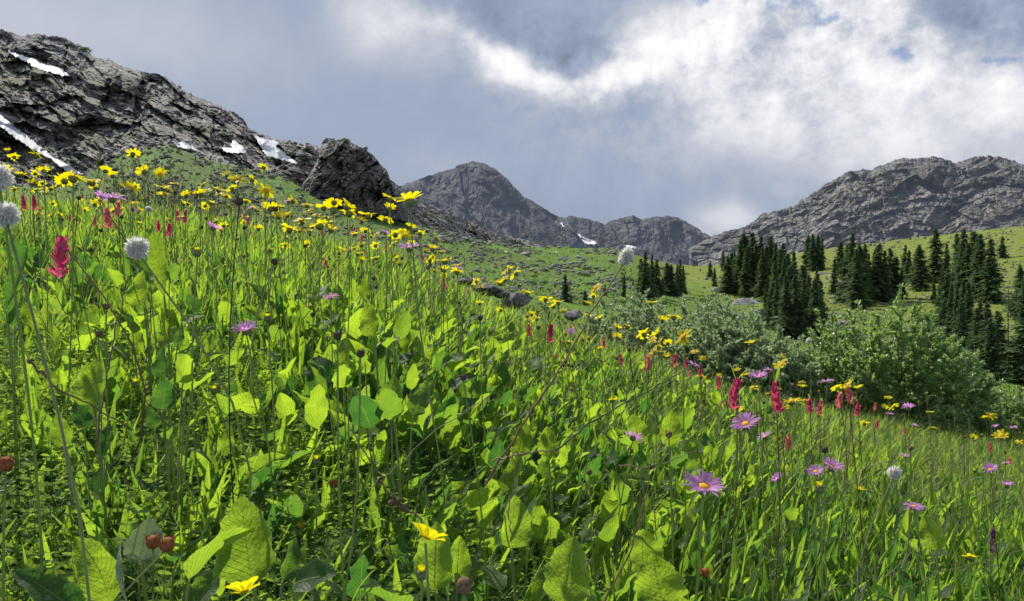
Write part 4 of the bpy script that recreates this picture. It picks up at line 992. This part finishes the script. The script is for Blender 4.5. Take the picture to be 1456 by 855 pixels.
# the rest of the yellow band along the crest
for i in range(160):
    u = random.random()
    px = random.uniform(-60, 640) if u < .74 else random.uniform(640, 1150) if u < .94 else random.uniform(1100, 1500)
    yt = float(interp(px, VTX, VTY)); py = yt+random.uniform(-22, 40)*(1 if px < 640 else .8)
    flower('yellow_flower', (px, py), random.uniform(9, 15), .042, HY, 'g', 'yellow daisy-like flower '+REG[region(px)], 'flower', 'yellow flowers '+REG[region(px)], hr=(.28, .6), d0=random.uniform(3.2, 6))
AST = [(350,474,34,'bright violet daisy with upturned petals at left'),(470,425,22,'lilac daisy beside the yellow flower left of centre'),(583,356,28,'pink-lilac daisy under the largest yellow flower'),(303,327,20,'half-turned pale lilac daisy near the white bistort'),(160,286,30,'lilac daisy with ragged petals at upper left'),
(146,282,22,'pale lilac daisy touching the ragged one'),(190,300,14,'small violet flower hanging at upper left'),(1000,700,56,'largest violet daisy at the right of the foreground'),(900,625,25,'flat lilac daisy right of centre'),(1060,608,38,'wide lilac daisy under the red paintbrush'),(1088,624,22,'small lilac daisy right of the wide one'),
(1105,684,20,'small violet daisy left of the lilac pair'),(1160,674,24,'left daisy of the lilac pair'),(1183,668,30,'right daisy of the lilac pair'),(1300,724,26,'deep violet daisy with orange centre at right'),(1096,529,18,'pale daisy above the wide lilac one'),(1079,540,26,'pale lilac daisy with yellow centre behind the paintbrush'),
(1176,545,17,'pale daisy seen edge-on in front of the large willow'),(1292,583,18,'lilac daisy under the right side of the willow'),(1265,590,11,'tiny violet daisy left of the one under the willow'),(1408,670,19,'pink-lilac daisy at the far right'),(1432,692,17,'pale daisy right of the pink-lilac one'),(1287,650,13,'little pink daisy above the white puff'),
(811,474,13,'pale lilac daisy right of the two red heads'),(986,522,16,'pink daisy between small paintbrushes'),(1300,607,9,'tiny lilac daisy on the pale grass'),(1415,608,9,'distant lilac daisy at right'),(1442,610,10,'distant lilac daisy at the right edge'),(410,288,13,'violet daisy among yellow flowers of the mid crest'),
(358,297,11,'small violet bloom left of the mid crest yellow heads'),(548,333,12,'tiny lilac daisy left of the pink-lilac one'),(650,384,14,'pinkish daisy on the crest by the boulders'),(1366,745,9,'faded lilac daisy at lower right'),(1430,660,9,'small pale daisy near the right edge')]
for px, py, s, lab in AST:
    flower('lilac_daisy', (px, py), s, .036, HA, 'g', lab, 'flower', 'lilac daisies', hr=(.22, .6), tilt=(random.gauss(-.05, .22), random.gauss(0, .25)))
PB = [(88,345,60,0,'tall magenta paintbrush leaning at the left edge'),(1047,545,44,0,'left of the two tall red paintbrushes at right'),(1102,550,42,1,'right of the two tall red paintbrushes'),(241,320,20,0,'small red paintbrush left of the white bistort'),(225,315,16,1,'dark red paintbrush beside the small one'),(264,300,18,2,'red paintbrush in the upper left band'),
(783,465,26,0,'magenta paintbrush at the valley side crest'),(752,463,17,1,'dull red paintbrush left of the magenta one'),(790,506,15,2,'small dark red paintbrush below the magenta one'),(922,508,26,3,'salmon pink paintbrush beside the pale leafy stem'),(883,506,15,1,'little red paintbrush left of the salmon one'),(960,506,18,0,'red paintbrush right of the salmon one'),
(976,511,13,2,'small red paintbrush at the end of the long dry stalk'),(994,522,16,0,'pink-red paintbrush right of the dry stalk tip'),(1022,538,18,0,'compact red paintbrush left of the tall pair'),(1151,568,22,2,'dull red spike right of the tall pair'),(1167,572,20,1,'second dull red spike under the willow'),(1194,562,26,3,'pinkish red spike under the three yellow heads'),
(1206,556,30,4,'faded pink spike touching the three yellow heads'),(1220,575,20,1,'short red spike right of the pink ones'),(1067,586,15,0,'red bud-like paintbrush under the tall one'),(32,280,20,1,'dark red paintbrush at the far left, first of two'),(48,280,20,2,'dark red paintbrush at the far left, second of two'),(57,296,13,0,'tiny red paintbrush below the far left two'),
(33,306,13,3,'pink paintbrush below the far left two'),(152,300,34,3,'pale pink spike under the ragged lilac daisy'),(168,290,26,4,'salmon spike behind the ragged lilac daisy'),(135,310,17,3,'pink paintbrush at upper left'),(200,320,14,0,'small magenta paintbrush above the white bistort'),(252,300,15,2,'dark spike beside the red upper left one'),(630,399,20,3,'rosy paintbrush near the boulders on the crest'),
(155,320,13,0,'small magenta tuft left of the white bistort'),(1297,820,17,3,'pink tuft deep in the lower right grass'),(1122,620,22,1,'dark red spike right of the lilac daisies'),(1245,575,12,3,'small pink spike at the foot of the willow'),(504,325,12,3,'tiny pink spike on the mid crest'),(356,330,13,2,'dark spike under the mid crest')]
for px, py, s, k, lab in PB:
    flower('paintbrush_flower', (px, py), s, .058, [HP[k]], 'r', lab, 'flower', 'paintbrush flowers', hr=(.18, .6), tilt=(random.gauss(0, .12), random.gauss(0, .12)), leaves='many', lean=.1, headz=.0)
BIS = [(-2,258,36,0,.72,'upper of the two blurred white bistort heads at the left edge'),(8,311,38,0,.72,'lower of the two blurred white bistort heads at the left edge'),(195,358,34,0,None,'round white bistort head among leaves at upper left'),(1272,675,20,0,None,'white puff at the right of the meadow'),
(313,229,10,0,None,'tiny white puff against the green hillside'),(211,299,9,0,None,'small white puff under the yellow band'),(1150,486,8,0,None,'tiny white puff in front of the large willow'),(375,293,7,0,None,'tiny white head left of the mid crest')]
for px, py, s, k, d0, lab in BIS:
    flower('white_bistort', (px, py), s, .026, HB, 'g', lab, 'flower', 'white bistorts', hr=(.15, .9) if d0 else (.2, .65), d0=d0, leaves=False, tilt=(0, 0), lean=.03)
# the long leaning bistort
def stalk(name, pts, r0, r1, mat, label, cat='stalk', parts=()):
    W = [P(*p) for p in pts]; W = np.array(W)
    k = 24; t = np.linspace(0, len(W)-1, k); A = np.stack([np.interp(t, range(len(W)), W[:, c]) for c in range(3)], -1)
    for _ in range(2): A[1:-1] = (A[:-2]+2*A[1:-1]+A[2:])/4
    A[1:-1] += R.normal(size=(k-2, 3))*.0012
    e = bpy.data.objects.new(name, None); COL.objects.link(e); e.location = W[0]; tag(e, label, cat)
    mb = MB(); tubes(mb, A-W[0], r0*.65, r1*.65, 6, tint=R.random()); mb.build('stem', M[mat], e)
    for me, (px, py, d), s, rot in parts:
        for m_ in me:
            o = link(m_.name.split('.')[0], m_, e); o.location = P(px, py, d)-W[0]; o.scale = (s, s, s); o.rotation_euler = rot
    return e
stalk('leaning_bistort', [(690, 690, 1.05), (745, 600, 1.08), (800, 520, 1.12), (850, 430, 1.17), (886, 376, 1.2)], .0028, .0017, 'rstem', 'long leaning reddish stalk with an oblong white bistort head over the valley', 'flower', [(HBO[0], (890, 365, 1.2), 1.0, (0, .45, 0))])
stalk('dry_stalk', [(790, 640, 1.05), (850, 595, 1.15), (920, 557, 1.25), (992, 517, 1.35)], .0024, .0010, 'dstem', 'thin dark dry stalk leaning right to the small paintbrushes')
stalk('dry_stalk', [(700, 655, 1.02), (745, 645, 1.0), (790, 640, 1.05)], .002, .0015, 'dry', 'short pale dry stalk joining the two long ones')
stalk('dry_stalk', [(497, 608, .95), (530, 660, .93), (560, 712, .92), (585, 725, .92), (612, 758, .9)], .0014, .0022, 'dry', 'pale bent dry stalk with withered tufts at centre left', parts=[(BD[3], (556, 716, .92), .8, (0, 1, 0)), (BD[3], (566, 712, .92), .7, (1, 0, 0)), (BD[3], (572, 722, .92), .75, (0, .4, 0))])
stalk('dry_stalk', [(520, 695, .95), (560, 668, .97), (620, 610, 1.0), (700, 560, 1.1)], .001, .0008, 'dry', 'very thin straw stalk crossing the bent pale one')
stalk('dry_stalk', [(42, 516, .9), (62, 532, .9), (90, 558, .92), (135, 578, .94), (178, 606, .96)], .0026, .0012, 'rstem', 'bent brown stalk with a broken dark tip at left', parts=[(BD[3], (42, 514, .9), .6, (0, 0, 0))])
stalk('dry_stalk', [(135, 640, .95), (155, 520, 1.0), (168, 450, 1.02), (182, 395, 1.05)], .002, .0012, 'rstem', 'upright reddish stalk left of the white bistort')
stalk('dry_stalk', [(860, 855, .9), (900, 780, .92), (920, 700, .95), (925, 650, .97), (952, 620, 1.0)], .0018, .001, 'rstem', 'reddish stalk rising from the bottom right of centre')
stalk('dry_stalk', [(880, 662, 1.0), (920, 665, 1.0), (955, 655, 1.02), (990, 640, 1.05)], .0016, .0008, 'dry', 'pale fallen straw lying right of centre')
stalk('dry_stalk', [(700, 665, .9), (740, 640, .93), (722, 720, .9), (728, 760, .88)], .0012, .0012, 'rstem', 'forked red stalk base under the leaning bistort')
for k_, (a, b) in enumerate([((1240, 855), (1456, 782)), ((1180, 840), (1380, 800)), ((1260, 820), (1340, 760)), ((1200, 690), (1260, 655))]):
    stalk('straw', [(a[0], a[1], 1.3), ((a[0]+b[0])/2, (a[1]+b[1])/2-8, 1.35), (b[0], b[1], 1.45)], .0011, .0006, 'dry', ['long pale straw crossing the lower right corner', 'second pale straw left of the dark purple spike', 'short pale straw in the lower right', 'thin straw under the white puff'][k_])
flower('dark_seedhead', (340, 291), 14, .016, [BD[0]], 'd', 'dark round seedhead on a tall dark bare stem', 'seedhead', hr=(.3, .9), d0=1.15, leaves=False, lean=.01, scale=1.1)
flower('purple_spike', (1413, 750), 44, .075, HD, 'd', 'dark purple flower spike at the lower right', 'flower', hr=(.15, .5), leaves='many', tilt=(0, 0))
flower('cinquefoil', (605, 773), 54, .034, [cinq(1)], 'g', 'bright yellow five-petalled flower at the bottom centre', 'flower', hr=(.1, .6), tilt=(.62, .1), leaves=False)
flower('cinquefoil', (348, 849), 48, .034, [cinq(2)], 'g', 'yellow flower cut off by the bottom edge', 'flower', hr=(.1, .6), tilt=(.62, .1), leaves=False)
BUDS = [(218,776,24,4,'orange-tipped bud, left of the twin buds at lower left'),(238,780,26,4,'rusty red bud, right of the twin buds at lower left'),(600,823,20,1,'yellow-brown bud under the five-petalled flower'),(660,842,34,3,'blurred brown seedhead at the bottom centre'),(8,665,26,4,'rusty bud at the left edge'),
(151,440,13,3,'round brown bud on a green stem at left'),(140,478,13,3,'bud above the large round leaf'),(281,364,13,1,'closed green bud with yellow tip right of the white bistort'),(191,550,12,1,'orange bud near the scalloped leaf'),(305,560,12,1,'orange bud in the ferny foliage'),(450,660,13,1,'yellow bud at lower centre left'),
(1002,818,16,4,'rusty bud at the bottom right of centre'),(1165,700,16,1,'orange bud under the lilac pair'),(380,457,12,1,'small orange bud in the mid meadow'),(398,468,8,3,'small dark bud below an orange one in the mid meadow'),(683,455,10,0,'dark round bud in the central meadow'),(445,450,9,0,'dark round bud under the lilac daisy'),
(480,483,16,2,'blackish bud left of the round leaf'),(512,508,16,2,'blackish pointed bud in the ferny foliage'),(659,541,13,2,'dark blue-black bud beneath the small yellow flower'),(1173,643,12,0,'dark bud right of the dark red spike'),(1295,640,9,3,'brown bud above the white puff'),(838,675,12,3,'pale brown bud beside the lilac daisy'),
(951,622,14,3,'pale stacked bud beside the flat lilac daisy'),(475,692,16,4,'dark red bud on a thick pale stem'),(62,232,10,0,'dark round bud beside the far left yellow flower'),(70,231,10,0,'dark round bud right beside its twin at far left'),(390,375,12,0,'dark bud on a stem at mid left'),(392,300,10,0,'dark bud under the mid crest')]
for px, py, s, k, lab in BUDS:
    flower('seedhead' if k in (0, 2, 3) else 'flower_bud', (px, py), s, (.016, .014, .013, .015, .019)[k], [BD[k]], 'g', lab, 'seedhead' if k in (0, 2, 3) else 'bud', 'buds and seedheads', hr=(.12, .6), leaves=(s > 12), tilt=(0, 0))
for i in range(210):
    px = random.uniform(-60, 1480); u = random.random()
    yt = float(interp(px, VTX, VTY)); py = yt+random.uniform(-14, 70)*(1 if u < .7 else 2.2)
    k = random.choice([0, 0, 2, 3, 1])
    flower('seedhead' if k != 1 else 'flower_bud', (px, py), random.uniform(5, 9), .015, [BD[k]], random.choice('ggr'), ('small round seedhead ' if k != 1 else 'small unopened yellow bud ')+REG[region(px)], 'seedhead' if k != 1 else 'bud', ('small seedheads ' if k != 1 else 'small buds ')+REG[region(px)], hr=(.22, .55), leaves=False, d0=random.uniform(2, 5.5), scale=random.uniform(.8, 1.15))
for i in range(26):
    px = random.uniform(0, 1450); yt = float(interp(px, VTX, VTY)); py = yt+random.uniform(0, 60)
    k = random.randrange(5)
    flower('paintbrush_flower', (px, py), random.uniform(9, 14), .058, [HP[k]], 'r', ('small pink' if k > 2 else 'small red')+' paintbrush '+REG[region(px)], 'flower', ('small pink' if k > 2 else 'small red')+' paintbrushes '+REG[region(px)], hr=(.2, .5), leaves=False, d0=random.uniform(3, 6), tilt=(0, 0))

# ------------------------------------------------------------------ sky
w = bpy.data.worlds.new('World'); scene.world = w; w.use_nodes = True
T = NT(w.node_tree)
SUN_AZ, SUN_EL = math.radians(-36), math.radians(46)      # azimuth from +Y towards +X
sky = T.n('ShaderNodeTexSky', sky_type='NISHITA'); sky.sun_disc = False; sky.sun_elevation = SUN_EL; sky.sun_rotation = SUN_AZ
tc = T.n('ShaderNodeTexCoord'); sx = T.n('ShaderNodeSeparateXYZ'); T.set(sx.inputs[0], tc.outputs['Generated'])
x_, y_, z_ = sx.outputs
az = T.m('ARCTAN2', x_, y_); el = T.m('ARCSINE', z_)
cv = T.n('ShaderNodeCombineXYZ'); T.set(cv.inputs[0], az); T.set(cv.inputs[1], T.m('MULTIPLY', el, 1.05)); cvec = cv.outputs[0]
w1 = T.noise(cvec, 3.2, 6., .55); w2 = T.noise(T.mix(1., cvec, (7.3, 2.1, 4.), 'ADD'), 3.2, 6., .55)
azw = T.m('ADD', az, T.m('MULTIPLY', T.m('SUBTRACT', w1, .5), .28)); elw = T.m('ADD', el, T.m('MULTIPLY', T.m('SUBTRACT', w2, .5), .20))
def blob(px, py, rx, ry, ang=0., a=azw, e=elw):
    A = math.atan((px-728)/F); E = math.atan((427-py)/F*math.cos(A)); rx /= F; ry /= F
    dx = T.m('SUBTRACT', a, A); dy = T.m('SUBTRACT', e, E); c, s = math.cos(ang), math.sin(ang)
    u = T.m('ADD', T.m('MULTIPLY', dx, c/rx), T.m('MULTIPLY', dy, s/rx)); v = T.m('ADD', T.m('MULTIPLY', dx, -s/ry), T.m('MULTIPLY', dy, c/ry))
    q = T.m('ADD', T.m('MULTIPLY', u, u), T.m('MULTIPLY', v, v)); return T.m('EXPONENT', T.m('MULTIPLY', q, -1.))
def summ(l):
    o = None
    for f, amp in l:
        t = T.m('MULTIPLY', f, amp); o = t if o is None else T.m('ADD', o, t)
    return o
# brightness of the cloud deck, 0 dark slate .. 1 white
B = summ([(blob(1130, 70, 300, 120), .40), (blob(1230, 150, 230, 80), .12), (blob(1010, 60, 90, 80), .22), (blob(1200, 60, 70, 70), .18), (blob(1440, 120, 110, 50), .16), (blob(540, 10, 90, 60, -.6), .34), (blob(690, 85, 110, 26, -.55), .42),
          (blob(800, 122, 120, 24, -.12), .42), (blob(940, 90, 70, 40, .6), .2), (blob(60, 40, 360, 120), .26), (blob(1010, 335, 70, 26), .36), (blob(600, 235, 100, 40), .10), (blob(1100, 230, 320, 60), .12), (blob(1300, 210, 220, 60), .14),
          (blob(700, 30, 160, 62, -.1), -.13), (blob(850, 85, 80, 34), -.16), (blob(1370, 40, 130, 50, -.1), -.30), (blob(1100, 100, 40, 60), -.20), (blob(930, 170, 110, 40), -.08), (blob(1240, 95, 50, 24), -.12)])
dn = T.noise(cvec, 7., 9., .6); dn2 = T.noise(cvec, 20., 8., .62)
loc = T.m('ADD', .07, T.m('MULTIPLY', blob(1180, 70, 340, 125), 1.))
loc = T.m('ADD', loc, T.m('MULTIPLY', blob(730, 80, 200, 60, -.35), .45))
dn3 = T.noise(cvec, 46., 8., .66)
rax = T.m('SUBTRACT', az, math.atan(160/F)); ray = T.m('SUBTRACT', math.atan(520/F), el)
ang = T.m('ARCTAN2', rax, ray); cva = T.n('ShaderNodeCombineXYZ'); T.set(cva.inputs[0], T.m('MULTIPLY', ang, 14.))
rays = T.m('MULTIPLY', T.m('SUBTRACT', T.noise(cva.outputs[0], 1., 3., .5), .5), T.m('MULTIPLY', blob(850, 220, 330, 110, 0., az, el), .09))
det = T.m('MULTIPLY', T.m('ADD', T.m('MULTIPLY', T.m('SUBTRACT', dn3, .5), .55), T.m('ADD', T.m('MULTIPLY', T.m('SUBTRACT', dn, .5), 1.4), T.m('MULTIPLY', T.m('SUBTRACT', dn2, .5), 1.0))), loc)
B = T.m('ADD', T.m('ADD', T.m('ADD', B, .30), det), rays)
cr = T.n('ShaderNodeValToRGB'); T.set(cr.inputs[0], B); el_ = cr.color_ramp.elements
stops = [(0., (.20, .23, .29)), (.22, (.26, .32, .44)), (.40, (.35, .41, .53)), (.58, (.52, .55, .63)), (.78, (.78, .79, .83)), (1., (1.0, 1.0, 1.0))]
el_[0].position = 0; el_[0].color = (*stops[0][1], 1); el_[1].position = 1; el_[1].color = (*stops[-1][1], 1)
for p_, c_ in stops[1:-1]: q = el_.new(p_); q.color = (*c_, 1)
hole = T.m('ADD', T.m('ADD', blob(1085, 18, 55, 30), blob(1000, 0, 30, 12)), T.m('ADD', blob(1258, 108, 16, 14), T.m('ADD', blob(1405, 98, 30, 9), blob(1150, 52, 22, 12))))
hole = T.m('MULTIPLY', T.ramp(T.m('ADD', hole, T.m('MULTIPLY', T.m('SUBTRACT', T.noise(cvec, 38., 8., .65), .5), 2.6)), .35, 1.1), .75)
cloud = T.mix(1., cr.outputs[0], (10.5, 10.5, 10.5), 'MULTIPLY')
skyc = T.mix(1., sky.outputs[0], (.95, .95, 1.1), 'MULTIPLY')
bg = T.n('ShaderNodeBackground'); T.set(bg.inputs[0], T.mix(hole, cloud, skyc)); bg.inputs[1].default_value = .1
wo = T.n('ShaderNodeOutputWorld'); T.nt.links.new(bg.outputs[0], wo.inputs[0])

sl = bpy.data.lights.new('sun', 'SUN'); sl.energy = 5.0; sl.angle = math.radians(.6); sl.color = (1, .96, .88)
so = bpy.data.objects.new('sun', sl); COL.objects.link(so)
sd = Vector((math.sin(SUN_AZ)*math.cos(SUN_EL), math.cos(SUN_AZ)*math.cos(SUN_EL), math.sin(SUN_EL)))
so.rotation_mode = 'QUATERNION'; so.rotation_quaternion = sd.to_track_quat('Z', 'Y')

cam = bpy.data.cameras.new('camera'); co = bpy.data.objects.new('camera', cam); COL.objects.link(co)
co.location = (0, 0, CZ); co.rotation_euler = (PI/2, 0, 0)
cam.lens = 26; cam.sensor_width = 36; cam.clip_start = .05; cam.clip_end = 20000
cam.dof.use_dof = True; cam.dof.focus_distance = 2.0; cam.dof.aperture_fstop = 18
scene.camera = co
scene.view_settings.view_transform = 'Standard'; scene.view_settings.look = 'None'; scene.view_settings.exposure = 0
c = scene.cycles; c.max_bounces = 8; c.diffuse_bounces = 3; c.glossy_bounces = 2; c.transmission_bounces = 5; c.transparent_max_bounces = 6
c.caustics_reflective = False; c.caustics_refractive = False; c.sample_clamp_indirect = 4
